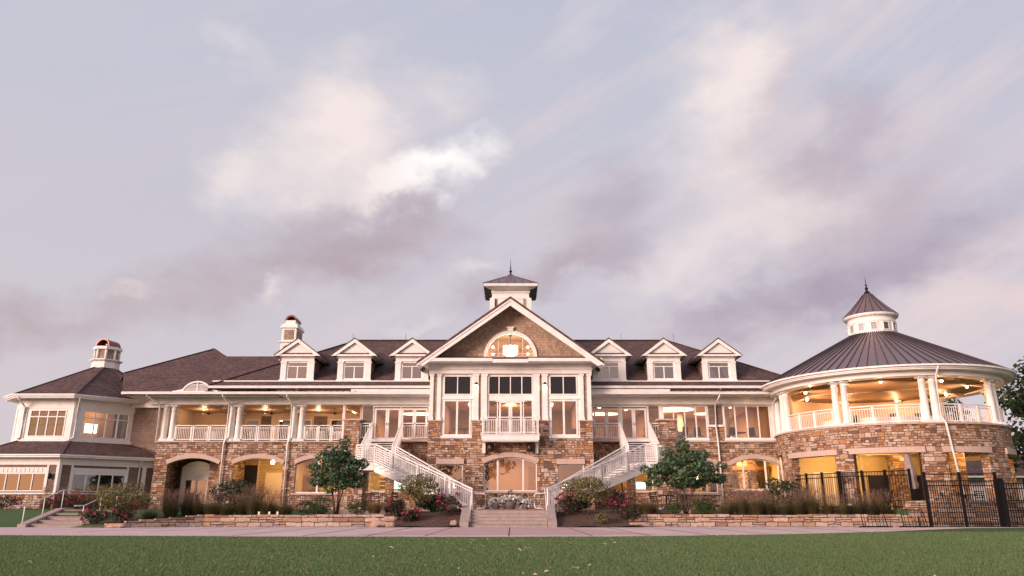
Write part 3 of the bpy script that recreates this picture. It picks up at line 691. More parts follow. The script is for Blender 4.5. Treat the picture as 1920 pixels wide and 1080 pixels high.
k = part(MB().lathe([(.001,3.64),(.10,3.68),(.125,3.76),(.10,3.86),(.001,3.9)], -15.55, 50.75, 14), 'ceiling_lamp', S['bulb']); part(MB().lathe([(.08,3.9),(.1,4.1)], -15.55, 50.75, 10), 'lamp_mount', 'bronze', k)
lamp('POINT', (-15.75,51.2,3.45), 110, (1,.66,.26), .15); downlight(-16.7, 51.6, 4.1); lamp('POINT', (-20.6,51.2,3.7), 4, (1,.75,.5), .1)
# downspouts --------------------------------------------------------------------
for x in (-18.55, -14.42):
    spout([(x+.05,48.66,7.98),(x+.05,48.7,7.8),(x+.12,49.8,7.45),(x+.12,49.86,5.3),(x+.05,49.84,5.05),(x,49.84,4.85),(x,49.88,.9)])
spout([(13.45,48.66,7.98),(13.45,48.7,7.8),(13.42,49.9,7.4),(13.42,49.93,6.0),(13.45,49.86,5.05),(13.5,49.86,.9)])
spout([(13.6,48.75,8.4),(13.6,48.8,8.3),(13.5,49.9,8.1)]); spout([(-13.8,48.75,8.4),(-13.8,48.8,8.3),(-13.65,49.9,8.1)])
spout([(-23.4,48.66,7.98),(-23.4,48.7,7.85),(-22.98,49.85,7.4),(-22.98,49.9,5.1)])
spout([(17.2,48.7,7.95),(17.2,49.4,7.6),(17.15,49.7,7.4),(17.15,49.72,5.2),(17.3,49.74,5.0),(17.45,49.8,.9)])
# ------------------------------------------------------------------ roofs
T = (0,0,-.14)
def rz(y): return 8.5+.6*(y-48.7)
Y0, YR = 48.7, 56.4; ZR = rz(YR)
xl, xr = -19.5, 19.6; rl, rr_ = -11.8, 11.95
m = MB()
m.slab([(xl,Y0,8.5),(xr,Y0,8.5),(rr_,YR,ZR),(rl,YR,ZR)], T)
m.slab([(xl,2*YR-Y0,8.5),(xl,Y0,8.5),(rl,YR,ZR)], T); m.slab([(xr,Y0,8.5),(xr,2*YR-Y0,8.5),(rr_,YR,ZR)], T)
m.slab([(xr,2*YR-Y0,8.5),(xl,2*YR-Y0,8.5),(rl,YR,ZR),(rr_,YR,ZR)], T)
part(m, 'main_roof', 'roof')
part(MB().bar((rl,YR,ZR+.02),(rr_,YR,ZR+.02),.3,.06).bar((xl,Y0,8.52),(rl,YR,ZR+.02),.26,.05).bar((xr,Y0,8.52),(rr_,YR,ZR+.02),.26,.05), 'ridge_cap', 'roof')
ym = 53.4; zm = rz(ym); xh = xl+(ym-Y0)*(rl-xl)/(YR-Y0)
part(MB().slab([(xl-.02,Y0,8.5),(xh,ym,zm),(-20.7,ym,zm)], (0,0,-.5)).slab([(-20.7,ym,zm),(xh,ym,zm),(xh,60,zm-3.9),(-20.7,60,zm-3.9)], (0,0,-.3)), 'link_roof', 'roof')
ax, ay, az = -22.4, 56.1, 7.97+.6*7.4
m = MB()
hp = Vector((-29.8,48.7,7.97)).lerp(Vector((ax,ay,az)), .42)
m.slab([(-25.0,48.7,7.97),(-15,48.7,7.97),(ax,ay,az),tuple(hp)], T)
m.slab([(-29.8,70,7.97),(-29.8,55.5,7.97),tuple(hp),(ax,ay,az),(ax,64,az)], T)
m.slab([(-15,48.7,7.97),(-15,70,7.97),(ax,64,az),(ax,ay,az)], T)
part(m, 'corner_roof', 'roof')
part(MB().bar((hp.x,hp.y,hp.z+.02),(ax,ay,az+.02),.26,.05).bar((-15,48.7,7.99),(ax,ay,az+.02),.26,.05), 'ridge_cap', 'roof')
# arched louvre on the porch roof
m = MB(); 
m.add([(-21.75,48.95,8.14),(-18.8,48.95,8.14),(-18.8,49.05,8.14),(-21.75,49.05,8.14)],[(0,1,2,3)])
archband(m, -21.2, -19.4, 8.16, 8.72, .09, 48.9, 50.2); m.box(-21.85,-18.75,48.86,49.1,8.10,8.17)
m.slab([(-21.8,48.93,8.16),(-21.15,48.93,8.16),(-21.15,48.93,8.32)],(0,.2,0)).slab([(-18.8,48.93,8.16),(-19.45,48.93,8.32),(-19.45,48.93,8.16)],(0,.2,0))
v = part(m, 'arched_vent', 'white')
q = MB()
for i in range(6):
    z = 8.18+i*.085; c = .88*math.sqrt(max(0,1-((z-8.16)/.6)**2)); q.bar((-20.3-c,48.98,z),(-20.3+c,48.98,z),.10,.03,up=(0,-.6,1))
q.box(-20.33,-20.27,48.92,48.97,8.17,8.7)
part(q, 'louvre', 'white', v); part(MB().poly([(x,49.08,z) for x,z in arch(-21.2,-19.4,8.15,8.16,8.7)]), 'vent_back', 'taupe', v)
# dormers --------------------------------------------------------------------
def dormer(cx, lit, label):
    yf = 49.45
    D = B(cx-1.0, cx+1.0, yf+.1, 52.6, 8.5, 10.42)
    D = part(D, 'dormer', 'siding', label=label)
    m = MB().wall([(cx-1.0,8.8),(cx+1.0,8.8),(cx+1.0,10.42),(cx-1.0,10.42)], [[(cx-.68,9.02),(cx+.68,9.02),(cx+.68,10.16),(cx-.68,10.16)]], yf, yf+.098)
    m.box(cx-1.1,cx-.74,yf-.06,yf+.05,8.98,10.08).box(cx+.74,cx+1.1,yf-.06,yf+.05,8.98,10.08)
    m.box(cx-1.13,cx-.71,yf-.09,yf+.06,10.08,10.18).box(cx+.71,cx+1.13,yf-.09,yf+.06,10.08,10.18)
    m.box(cx-1.15,cx-.70,yf-.09,yf+.06,8.82,8.98).box(cx+.70,cx+1.15,yf-.09,yf+.06,8.82,8.98)
    m.box(cx-.70,cx+.70,yf-.05,yf+.06,8.86,9.01).box(cx-1.08,cx+1.08,yf-.07,yf+.06,10.19,10.43).box(cx-1.16,cx+1.16,yf-.13,yf+.06,10.43,10.5)
    m.box(cx-1.42,cx+1.42,yf-.34,yf+.1,10.5,10.62)
    part(m, 'dormer_front', 'white', D)
    f = MB()
    for a,b,c,d in ((-.68,.68,9.02,9.08),(-.68,.68,10.1,10.16),(-.68,.68,9.84,9.89)): f.box(cx+a,cx+b,yf+.012,yf+.07,c,d)
    for a in (-.65,0,.65): f.box(cx+a-.035,cx+a+.035,yf+.016,yf+.066,9.08,9.84 if a == 0 else 10.1)
    part(f, 'window_frame', 'white', D)
    part(MB().quad((cx-.68,yf+.045,9.02),(cx+.68,yf+.045,9.02),(cx+.68,yf+.045,10.16),(cx-.68,yf+.045,10.16)), 'pane', 'glassr', D)
    c = MB()
    if lit == 2:
        c.poly([(cx-.66,yf+.08,9.03),(cx-.05,yf+.08,9.03),(cx-.66,yf+.08,10.1)]).poly([(cx+.66,yf+.08,9.03),(cx+.66,yf+.08,10.1),(cx+.05,yf+.08,10.1),(cx+.45,yf+.08,9.03)])
    else: c.quad((cx-.66,yf+.08,9.03),(cx+.66,yf+.08,9.03),(cx+.66,yf+.08,10.1),(cx-.66,yf+.08,10.1))
    part(c, 'curtain', 'curtain', D)
    ap = 11.74
    part(MB().wall([(cx-1.05,10.63),(cx+1.05,10.63),(cx,ap-.32)], [], yf-.22, yf+.1), 'pediment', 'bead', D)
    part(MB().slab([(cx-1.3,yf-.34,10.622),(cx+1.3,yf-.34,10.622),(cx+1.2,yf-.21,10.74),(cx-1.2,yf-.21,10.74)],(0,0,-.01)), 'dormer_pent_roof', 'roof', D)
    r = MB(); w = MB(); k = (ap-10.6)/1.5
    for s in (-1, 1):
        e = s*1.52
        r.slab([(cx+e,yf-.40,10.6),(cx,yf-.40,ap),(cx,54.6,ap),(cx+e,52.5,10.6)], (0,0,-.08))
        w.slab([(cx+e,yf-.38,10.515),(cx+e,yf-.38,10.6),(cx,yf-.38,ap-.085),(cx,yf-.38,ap-.33),(cx+s*1.22,yf-.38,10.515)], (0,.1,0))
        w.slab([(cx+e*.985,yf-.30,10.50),(cx+e*.985,52.2,10.50),(cx+s*1.02,52.2,10.50),(cx+s*1.02,yf-.3,10.50)], (0,0,.03))
        w.slab([(cx+e,yf-.38,10.50),(cx+e,52.4,10.50),(cx+e,52.4,10.59),(cx+e,yf-.38,10.59)], (-s*.03,0,0))
    part(r, 'dormer_roof', 'roof', D); part(w, 'dormer_rake', 'white', D)
for cx, lit in ((-14.05,0),(-10.3,0),(-6.5,0),(6.5,1),(10.12,1),(13.75,2)): dormer(cx, lit, None)
for x in (6.5,10.12,13.75): lamp('POINT', (x-.3,49.75,9.7), 3, (1,.8,.5), .1)
# chimney ---------------------------------------------------------------------
x0, x1, y0, y1 = -16.35, -15.25, 52.7, 54.4
m = MB().box(x0,x1,y0,y1,9.8,12.2).box(x0-.1,x1+.1,y0-.1,y1+.1,12.2,12.28).box(x0+.04,x1-.04,y0+.04,y1-.04,12.28,13.25).box(x0-.06,x1+.06,y0-.06,y1+.06,13.25,13.4).box(x0+.02,x1-.02,y0+.02,y1-.02,13.4,13.55).box(x0+.2,x1-.2,y0+.2,y1-.2,13.55,13.85)
c = part(m, 'chimney', 'white')
m = MB().wall(arch(x0+.18,x1-.18,10.3,11.7,12.02), [], y0-.012, y0+.1).box(x0+.2,x1-.2,y0+.02,y0+.2,12.4,13.12)
m.box(x1-.2,x1+.012,y0+.2,y1-.2,10.2,12.1).box(x1-.2,x1-.02,y0+.22,y1-.22,12.38,13.12)
part(m, 'shingle_panel', 'shingle', c)
m = MB(); archband(m, -16.1, -15.5, 13.86, 14.14, .12, y0+.25, y1-.25); m.box(-16.22,-16.1,y0+.25,y1-.25,13.85,13.9).box(-15.5,-15.38,y0+.25,y1-.25,13.85,13.9)
part(m, 'chimney_cap', 'copper', c); part(MB().poly([(x,y0+1.0,z) for x,z in arch(-16.1,-15.5,13.85,13.86,14.14)]), 'flue', 'dark', c)
# cupola on the bay ridge --------------------------------------------------------
cx, cy = 0, 53.1; h = 1.3
m = MB().box(cx-h,cx+h,cy-h,cy+h,12.6,15.72).box(cx-h-.06,cx+h+.06,cy-h-.06,cy+h+.06,15.15,15.25).box(cx-h-.06,cx+h+.06,cy-h-.06,cy+h+.06,15.58,15.72)
for a in (-h, h):
    for b in (-h, h): m.box(cx+a-.17,cx+a+.17,cy+b-.17,cy+b+.17,13.2,15.15)
m.box(cx-.9,cx+.9,cy-h-.05,cy+h+.05,13.2,15.14)
c = part(m, 'cupola', 'white')
part(MB().box(cx-1.1,cx-.93,cy-h-.03,cy-h+.1,13.4,15.1).box(cx+.93,cx+1.1,cy-h-.03,cy-h+.1,13.4,15.1), 'shingle_panel', 'shingle', c)
e = 1.88
m = MB().box(cx-e,cx+e,cy-e,cy+e,15.9,15.98).box(cx-e-.03,cx+e+.03,cy-e-.03,cy+e+.03,15.98,16.13)
m.slab([(cx-e,cy-e,15.9),(cx+e,cy-e,15.9),(cx+h,cy-h,15.72),(cx-h,cy-h,15.72)],(0,0,.02))
part(m, 'cupola_eave', 'white', c)
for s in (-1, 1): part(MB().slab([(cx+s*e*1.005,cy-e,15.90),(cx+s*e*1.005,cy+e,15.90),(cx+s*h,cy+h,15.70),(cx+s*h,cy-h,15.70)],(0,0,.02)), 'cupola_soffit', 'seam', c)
m = MB(); A = [(cx-e-.06,cy-e-.06,16.13),(cx+e+.06,cy-e-.06,16.13),(cx+e+.06,cy+e+.06,16.13),(cx-e-.06,cy+e+.06,16.13)]
mid = [(cx+s*.35,cy+t*.35,17.1) for s,t in ((-1,-1),(1,-1),(1,1),(-1,1))]; top = (cx,cy,17.45)
for i in range(4):
    j = (i+1)%4; m.poly([A[i],A[j],mid[j],mid[i]]).poly([mid[i],mid[j],top])
m.poly(A[::-1])
part(m, 'cupola_roof', 'metal', c)
m = MB()
for i in range(4):
    j = (i+1)%4; m.bar(A[i],mid[i],.05,.05)
    for k in range(1,7):
        t = k/7; p = Vector(A[i]).lerp(Vector(A[j]),t); q = Vector(mid[i]).lerp(Vector(mid[j]),.5)
        # seams run square to the eave and stop at the hip
        inn = Vector((cx,cy,17.1))-Vector(A[i]).lerp(Vector(A[j]),.5); f = min(t,1-t)*2*.8
        m.bar(p, p+Vector((inn.x,inn.y,0))*f+Vector((0,0,(17.1-16.13)*f*1.2)), .03,.04)
part(m, 'roof_seams', 'seam', c)
part(MB().lathe([(.12,17.35),(.05,17.45),(.05,17.5),(.11,17.56),(.11,17.62),(.04,17.7),(.03,17.8),(.07,17.83),(.03,17.86),(.03,17.94),(.05,17.96),(.025,18.0),(.004,18.6)], cx, cy, 10), 'finial', 'iron', c)
for x in (-12.0,-8.0,8.4,12.4): part(MB().tube([(x,YR,ZR),(x,YR,ZR+.55)], .012, 4), 'lightning_rod', 'iron')
# ------------------------------------------------------------------ octagonal wing
def octo(off):
    a, c = 3.3, 2.95
    p0, p1 = Vector((-31.4,49)), Vector((-28.1,49)); p2 = p1+Vector((c,c)); p3 = p2+Vector((0,a)); p4 = p3+Vector((-c,c)); p5 = p4+Vector((-a,0)); p6 = Vector((-32.35,57.25)); p7 = Vector((-32.35,49.95))
    P = [p0,p1,p2,p3,p4,p5,p6,p7]; C = Vector((-29.75,53.6)); out = []
    n = 8
    for i in range(n):
        e0 = (P[i]-P[i-1]).normalized(); e1 = (P[(i+1)%n]-P[i]).normalized()
        n0 = Vector((e0.y,-e0.x)); n1 = Vector((e1.y,-e1.x)); b = (n0+n1); b = b/(b.dot(n0))
        out.append(P[i]+b*off)
    return out
C8 = (-29.0, 53.6)
def topring(r): return [Vector((C8[0]+r*math.sin(R(-22.5+45*i)), C8[1]-r*math.cos(R(-22.5+45*i)))) for i in range(8)]
def ring(m, Pa, za, Pb, zb, sides=range(8)):
    for i in sides:
        j = (i+1)%8; m.poly([(Pa[i].x,Pa[i].y,za),(Pa[j].x,Pa[j].y,za),(Pb[j].x,Pb[j].y,zb),(Pb[i].x,Pb[i].y,zb)])
def facet(P, i):
    a, b = P[i], P[(i+1)%8]; d = (b-a).normalized()
    M = Matrix(((d.x,-d.y,0,a.x),(d.y,d.x,0,a.y),(0,0,1,0),(0,0,0,1))); return M, (b-a).length
U = octo(0); L = octo(2.0); EU = octo(.75); EL = octo(2.45)
part(MB().poly([(p.x,p.y,5.0) for p in U]).poly([(p.x,p.y,7.72) for p in octo(-.1)]), 'interior_floor', 'floor')
for i in range(8):
    M, w = facet(U, i); m = MB(M); wz = (5.25, 6.97)
    if i == 0: wx = (.55, w-.42)
    elif i == 1: wx = (.6, w-.72)
    elif i == 2: wx = (.7, w-.7)
    else: wx = None
    hole = [] if wx is None else [[(wx[0],wz[0]),(wx[1],wz[0]),(wx[1],wz[1]),(wx[0],wz[1])]]
    m.wall([(0,4.95),(w,4.95),(w,7.75),(0,7.75)], hole, 0, .15)
    m.box(-.02,.34,-.05,.02,5.15,7.05).box(w-.34,w+.02,-.05,.02,5.15,7.05).box(-.03,w+.03,-.06,.02,4.96,5.14).box(-.03,w+.03,-.04,.02,7.06,7.12).box(-.04,w+.04,-.03,.02,7.12,7.7)
    part(m, 'octagon_wall', 'white')
    if wx: window(wx[0], wx[1], wz[0], wz[1], -.03, 4, trans=6.52, M=M, fw=.07, mw=.07)
m = MB(); ring(m, EU, 7.86, topring(.6), 10.55); ring(m, topring(.6), 10.55, topring(.05), 10.6); part(m, 'octagon_roof', 'roof')
m = MB()
for i in range(8):
    p, q = EU[i], topring(.6)[i]; m.bar((p.x,p.y,7.87),(q.x,q.y,10.56),.22,.05)
part(m, 'hip_cap', 'roof')
m = MB(); ring(m, octo(.78), 7.70, octo(.78), 7.86); ring(m, octo(.70), 7.62, octo(.70), 7.70); ring(m, octo(.85), 7.80, octo(.85), 7.88); ring(m, octo(.70), 7.88, octo(.85), 7.88); ring(m, octo(.85), 7.80, octo(.7), 7.80); ring(m, octo(.78), 7.70, octo(-.05), 7.69); ring(m, octo(.78), 7.7, octo(.7), 7.7)
part(m, 'octagon_eave', 'white')
m = MB(); ring(m, EL, 3.98, octo(-.02), 5.0, (6,7,0,1,2)); part(m, 'skirt_roof', 'roof')
m = MB()
for i in (0,1,2): p, q = EL[i], U[i]; m.bar((p.x,p.y,3.99),(q.x,q.y,5.0),.2,.05)
part(m, 'hip_cap', 'roof')
m = MB(); s5 = (6,7,0,1); ring(m, octo(2.5), 3.82, octo(2.5), 3.98, s5); ring(m, octo(2.56), 3.92, octo(2.56), 4.0, s5); ring(m, octo(2.56), 3.92, octo(2.5), 3.92, s5); ring(m, octo(2.56), 4.0, octo(2.4), 4.0, s5); ring(m, octo(2.5), 3.82, octo(1.9), 3.80, s5); part(m, 'skirt_eave', 'white')
for i in (6,7,0,1):
    M, w = facet(L, i)
    if i == 0: wx = (1.05, w-.72)
    elif i == 1: wx = (.78, w-1.95)
    else: wx = (w*.3, w*.7)
    m = MB(M).wall([(0,1.7),(w,1.7),(w,3.8),(0,3.8)], [[(wx[0],1.84),(wx[1],1.84),(wx[1],3.25),(wx[0],3.25)]], 0, .15)
    part(m, 'octagon_wall', 'siding')
    m = MB(M).box(-.02,.14,-.04,.02,1.78,3.4).box(w-.14,w+.02,-.04,.02,1.78,3.4).box(-.03,w+.03,-.05,.02,3.4,3.8).box(-.04,w+.04,-.09,.03,1.68,1.77).box(wx[0]-.12,wx[0],-.035,.02,1.77,3.4).box(wx[1],wx[1]+.12,-.035,.02,1.77,3.4)
    part(m, 'trim_board', 'clap')
    part(MB(M).box(-.03,w+.03,-.05,.2,.3,1.675), 'stone_base', 'stone')
    window(wx[0], wx[1], 1.84, 2.92, -.02, 4, M=M, fw=.06, mw=.06, gm='glassr')
    m = MB(M).box(wx[0],wx[1],-.01,.1,2.925,3.25)
    n = 12
    for k in range(n+1):
        x = wx[0]+.02+(wx[1]-wx[0]-.04)*k/n; m.box(x-.015,x+.015,-.03,0,2.95,3.22)
    part(m, 'panel_header', 'bead')
    if i == 0:
        m = MB(M).lathe([(.03,2.55),(.09,2.62),(.11,2.82),(.03,2.92)], w-.42, -.14, 8); m.tube([(w-.42,0,2.7),(w-.42,-.14,2.95),(w-.42,-.14,2.9)], .015, 5)
        part(m, 'wall_lantern', 'iron')
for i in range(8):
    Mi, wi = facet(octo(.9 if i in (6,7,0,1) else 1.9), i); part(MB(Mi).box(0,wi,0,.08,.8,3.75), 'interior_wall', 'dark')  # near-black walls behind the glass; their colour stands in for the unlit room
part(MB().poly([(p.x,p.y,3.75) for p in octo(1.9)]).poly([(p.x,p.y,.82) for p in octo(1.9)]), 'interior_ceiling', 'ceil')
part(MB(facet(octo(-3.2),0)[0]).box(-2,3,0,.1,5.0,7.7), 'interior_wall', 'wood'); 
tv = part(MB(facet(octo(-2.2),1)[0]).box(.5,1.25,-.05,.02,5.75,6.35), 'television', S['screen'])
part(MB(facet(octo(-3.0),1)[0]).box(-1,3,0,.1,5.0,7.7), 'interior_wall', 'wood')
part(MB(facet(octo(-.35),0)[0]).box(.3,2.9,0,.02,5.2,7.2), 'curtain', 'amber')
lamp('POINT', (-30.0,50.4,6.6), 190, (1,.70,.36), .3); lamp('POINT', (-28.6,51.6,7.2), 40, (1,.7,.4), .3)
# downspouts of the octagon
for i, t in ((0,.02),(1,.02)):
    M, w = facet(EU, i); M2, w2 = facet(U, i)
    spout([M @ Vector((.35,-.03,7.75)), M @ Vector((.38,.1,7.55)), M2 @ Vector((.22,-.10,7.1)), M2 @ Vector((.18,-.10,5.2)), M2 @ Vector((.05,-.14,5.12))])
M, w = facet(L, 1); spout([M @ Vector((w-1.15,-.35,3.86)), M @ Vector((w-1.2,-.1,3.6)), M @ Vector((w-1.2,-.1,1.0))])
part(MB(M).box(w-1.0,w-.75,-.05,.02,1.78,3.4), 'trim_board', 'white')
# vent turret on the octagon
def oct8(r, z, m, r2, z2):
    p = [(C8[0]+r*math.sin(R(22.5+45*i)),C8[1]-r*math.cos(R(22.5+45*i)),z) for i in range(8)]; q = [(C8[0]+r2*math.sin(R(22.5+45*i)),C8[1]-r2*math.cos(R(22.5+45*i)),z2) for i in range(8)]
    for i in range(8): m.poly([p[i],p[(i+1)%8],q[(i+1)%8],q[i]])
m = MB()
for a in ((.92,10.4,.90,10.85),(.90,10.85,1.08,10.95),(1.08,10.95,1.08,11.02),(1.08,11.02,.8,11.05),(.95,11.75,.95,11.95),(.78,11.72,.95,11.75),(.95,11.95,.2,11.97)): oct8(a[0],a[1],m,a[2],a[3])
for i in range(8):
    a = R(22.5+45*i); x, y = C8[0]+.78*math.sin(a), C8[1]-.78*math.cos(a); m.tube([(x,y,11.0),(x,y,11.8)], .09, 6)
t = part(m, 'vent_turret', 'white')
m = MB(); oct8(.76,11.0,m,.76,11.8); part(m, 'shingle_panel', 'shingle', t)
m = MB(Matrix.Translation((C8[0],C8[1],0)) @ Matrix.Rotation(R(-12),4,'Z')); archband(m, -.5, .5, 12.0, 12.46, .06, -.6, .6); m.box(-.56,-.5,-.6,.6,11.96,12.05).box(.5,.56,-.6,.6,11.96,12.05)
part(m, 'turret_cap', 'copper', t)
m = MB(Matrix.Translation((C8[0],C8[1],0)) @ Matrix.Rotation(R(-12),4,'Z')); m.poly([(x,.2,z) for x,z in arch(-.5,.5,11.97,12.0,12.46)]); part(m, 'flue', 'dark', t)
m = MB().lathe([(.08,11.97),(.08,12.12),(.13,12.13),(.13,12.17)], C8[0]+.12, C8[1]-.35, 10); part(m, 'flue_pipe', 'plastic', t)
# ------------------------------------------------------------------ round pavilion
PX, PY = 23.3, 47.6
PV = thing('pavilion', 'round two storey stone pavilion with conical metal roof, cupola and white balustrade', 'pavilion', (PX, PY, .8))
def pp(mb, name, mat, par=None): return part(mb, name, mat, par or PV)
Rw = 6.5; ZL = 5.25; ZC = 7.86
piers = [(-92,-81),(-51,-42),(-12,-1),(22,38),(70,82),(112,122),(154,164),(196,206),(236,246)]
m = MB().arcbox(PX,PY,Rw-.5,Rw,R(-92),R(268),4.05,ZL-.02,96)
for a, b in piers: m.arcbox(PX,PY,Rw-.5,Rw,R(a),R(b),.2,3.74,8)
for a, b in piers: m.arcbox(PX,PY,Rw-.495,Rw-.005,R(a),R(b),3.74,4.05,8)
pp(m, 'stone_wall', 'stone')
for (a, b), (c, d) in zip(piers, piers[1:]):
    pp(MB().arcbox(PX,PY,Rw-.45,Rw+.09,R(b-1.6),R(c+1.6),3.73,4.04,12), 'lintel', 'lintel')
pp(MB().arcbox(PX,PY,Rw-.6,Rw+.10,0,2*math.pi,ZL-.02,ZL+.07,96), 'ledge', 'lintel')
pp(MB().arcbox(PX,PY,.2,Rw-.55,0,2*math.pi,ZL-.14,ZL+.04,72), 'floor_slab', 'floor')
pp(MB().arcbox(PX,PY,.2,Rw-.52,0,2*math.pi,4.5,4.55,72), 'lower_ceiling', 'porchceil')
pp(MB().arcbox(PX,PY,5.85,6.62,0,2*math.pi,ZC-.02,8.12,96), 'ring_beam', 'white')
pp(MB().lathe([(6.6,8.09),(7.1,8.11),(7.1,8.18),(7.16,8.18),(7.16,8.25),(7.3,8.27),(7.3,8.36),(7.18,8.38)],PX,PY,96,smooth=False), 'eave', 'white')
rf = pp(MB().lathe([(7.28,8.35),(1.42,11.5)],PX,PY,96,smooth=False), 'roof', 'metal')
m = MB()
for i in range(84):
    a = 2*math.pi*i/84; s, c = math.sin(a), math.cos(a)
    m.bar((PX+7.28*s,PY-7.28*c,8.37),(PX+1.42*s,PY-1.42*c,11.52),.035,.06)
pp(m, 'roof_seams', 'seam', rf)
pp(MB().lathe([(5.9,7.92),(5.0,8.06),(.8,9.2),(.01,9.25)],PX,PY,72), 'upper_ceiling', 'porchceil')
for i in range(9):
    a = R(-25+42*i); s, c = math.sin(a), math.cos(a)
    pp(MB().bar((PX+5.8*s,PY-5.8*c,7.86),(PX+.9*s,PY-.9*c,9.0),.42,.3), 'ceiling_beam', 'cream')
    x, y = PX+4.7*s, PY-4.7*c
    pp(MB().lathe([(.001,7.78),(.06,7.80),(.085,7.88),(.001,7.92)],x,y,10), 'downlight', S['bulb'])
    lamp('POINT', (x-.35*s,y+.35*c,7.35), 95, (1,.52,.24), .06)
for k in range(9):
    a = -88+42*k
    for d in (-2.5, 2.5): t = R(a+d); column(PX+6.23*math.sin(t), PY-6.23*math.cos(t), ZL+.07, ZC, .2, PV)
for a, b in ((-84,-50.5),(-42,-8.5),(.5,33.5),(42,76),(84,118),(126,160)):
    r = MB(); n = 3
    for k in range(n):
        t0, t1 = R(a+(b-a)*k/n), R(a+(b-a)*(k+1)/n)
        railing(r, (PX+6.25*math.sin(t0),PY-6.25*math.cos(t0),ZL+.07), (PX+6.25*math.sin(t1),PY-6.25*math.cos(t1),ZL+.07), 1.0, .13, (.02,.98))
    pp(r, 'railing', 'white')
pp(MB().arcbox(PX,PY,5.6,5.75,R(128),R(268),ZL+.04,8.0,24), 'inner_wall', 'cream')
# cupola drum
cu = pp(MB().lathe([(1.5,11.40),(1.5,11.52),(1.40,11.54),(1.40,12.2),(1.44,12.21),(1.44,12.28),(1.40,12.29),(1.40,12.46),(1.46,12.53),(1.58,12.57),(1.58,12.61),(1.63,12.62),(1.63,12.74),(1.56,12.75)],PX,PY,40,smooth=False), 'cupola', 'clap')
pr = [(1.66,12.73),(1.08,13.3),(.62,13.82),(.3,14.22),(.12,14.43),(.05,14.48)]
pp(MB().lathe(pr,PX,PY,40,smooth=False), 'cupola_roof', 'metal', cu)
m = MB()
for i in range(20):
    a = 2*math.pi*i/20; s, c = math.sin(a), math.cos(a)
    for q, w_ in zip(pr[:3], pr[1:4]): m.bar((PX+q[0]*s,PY-q[0]*c,q[1]+.02),(PX+w_[0]*s,PY-w_[0]*c,w_[1]+.02),.03,.04)
pp(m, 'roof_seams', 'seam', cu)
pp(MB().lathe([(.26,14.28),(.1,14.5),(.05,14.55),(.1,14.62),(.1,14.7),(.04,14.78),(.03,14.86),(.09,14.9),(.03,14.94),(.025,15.0),(.004,15.55)],PX,PY,12), 'finial', 'iron', cu)
for i in range(12):
    a = R(-20+30*i); s, c = math.sin(a), math.cos(a)
    M = Matrix(((c,-s,0,PX+1.385*s),(s,c,0,PY-1.385*c),(0,0,1,0),(0,0,0,1)))
    f = pp(MB(M).box(-.21,-.16,-.05,.02,11.66,12.1).box(.16,.21,-.05,.02,11.66,12.1).box(-.25,.25,-.06,.02,12.1,12.17).box(-.23,.23,-.05,.02,11.61,11.66), 'window', 'white', cu)
    pp(MB(M).box(-.16,.16,-.025,.01,11.66,12.1), 'pane', 'glassd', cu)
t = R(-1.5)
spout([(PX+7.2*math.sin(t),PY-7.2*math.cos(t),8.25),(PX+7.0*math.sin(t),PY-7.0*math.cos(t),8.05),(PX+6.72*math.sin(t),PY-6.72*math.cos(t),7.7),(PX+6.7*math.sin(t),PY-6.7*math.cos(t),5.6),(PX,PY-6.72,ZL),(PX+.45,PY-6.65,.9)], PV)
# lower storey behind the piers
TS = Matrix.Translation((1.3,2.2,0))
pp(MB(TS).box(16.3,20.3,48.9,49.0,.8,4.5), 'back_wall', 'inyellow')
d = pp(MB(TS).box(18.7,19.75,48.82,48.899,.8,3.0), 'door', 'cream'); pp(MB(TS).box(18.55,18.7,48.8,48.899,.8,3.15).box(19.75,19.9,48.8,48.899,.8,3.15).box(18.7,19.75,48.8,48.899,3.0,3.15), 'door_casing', 'white', d)
pp(MB(TS).box(16.8,17.5,48.86,48.899,1.5,2.7), 'dark_window', 'dark')
pp(MB(TS).box(20.3,28.5,48.9,49.0,.8,4.5), 'back_wall', 'inyellow')
for x in (22.1,24.5): pp(MB(TS).box(x,x+1.3,48.8,48.899,1.2,2.95), 'dark_window', 'dark')
pp(MB(TS).box(23.45,24.3,48.0,48.8,.8,4.5), 'inner_pier', 'stone'); pp(MB(TS).box(24.5,25.4,43.3,44.2,.8,4.5), 'inner_pier', 'stone')
pp(MB(TS).box(18.0,26.2,46.7,47.0,4.1,4.5).box(20.4,20.7,41,48.8,4.15,4.5).box(23.8,24.1,41,46.7,4.12,4.5), 'ceiling_beam', 'porchceil')
for x, y in ((19.0,44.0),(20.9,42.2),(22.2,43.8),(24.4,42.2),(25.3,44.0),(20.6,46.0),(22.6,46.0),(17.6,45.5)):
    pp(MB(TS).lathe([(.001,4.46),(.09,4.47),(.1,4.5)],x,y,10,smooth=False), 'downlight', S['bulb'])
for x, y, p in ((18.8,45.8,190),(21.6,45.2,200),(26.0,42.4,220),(21.6,47.4,60),(19.3,47.4,60),(24.0,47.3,50)): lamp('POINT', (x+1.3,y+2.2,4.1), p, (1,.62,.24), .1)
for x in (16.2,20.25,21.7): pp(MB(TS).box(x,x+.15,48.8,48.899,.8,4.5), 'trim_board', 'cream')
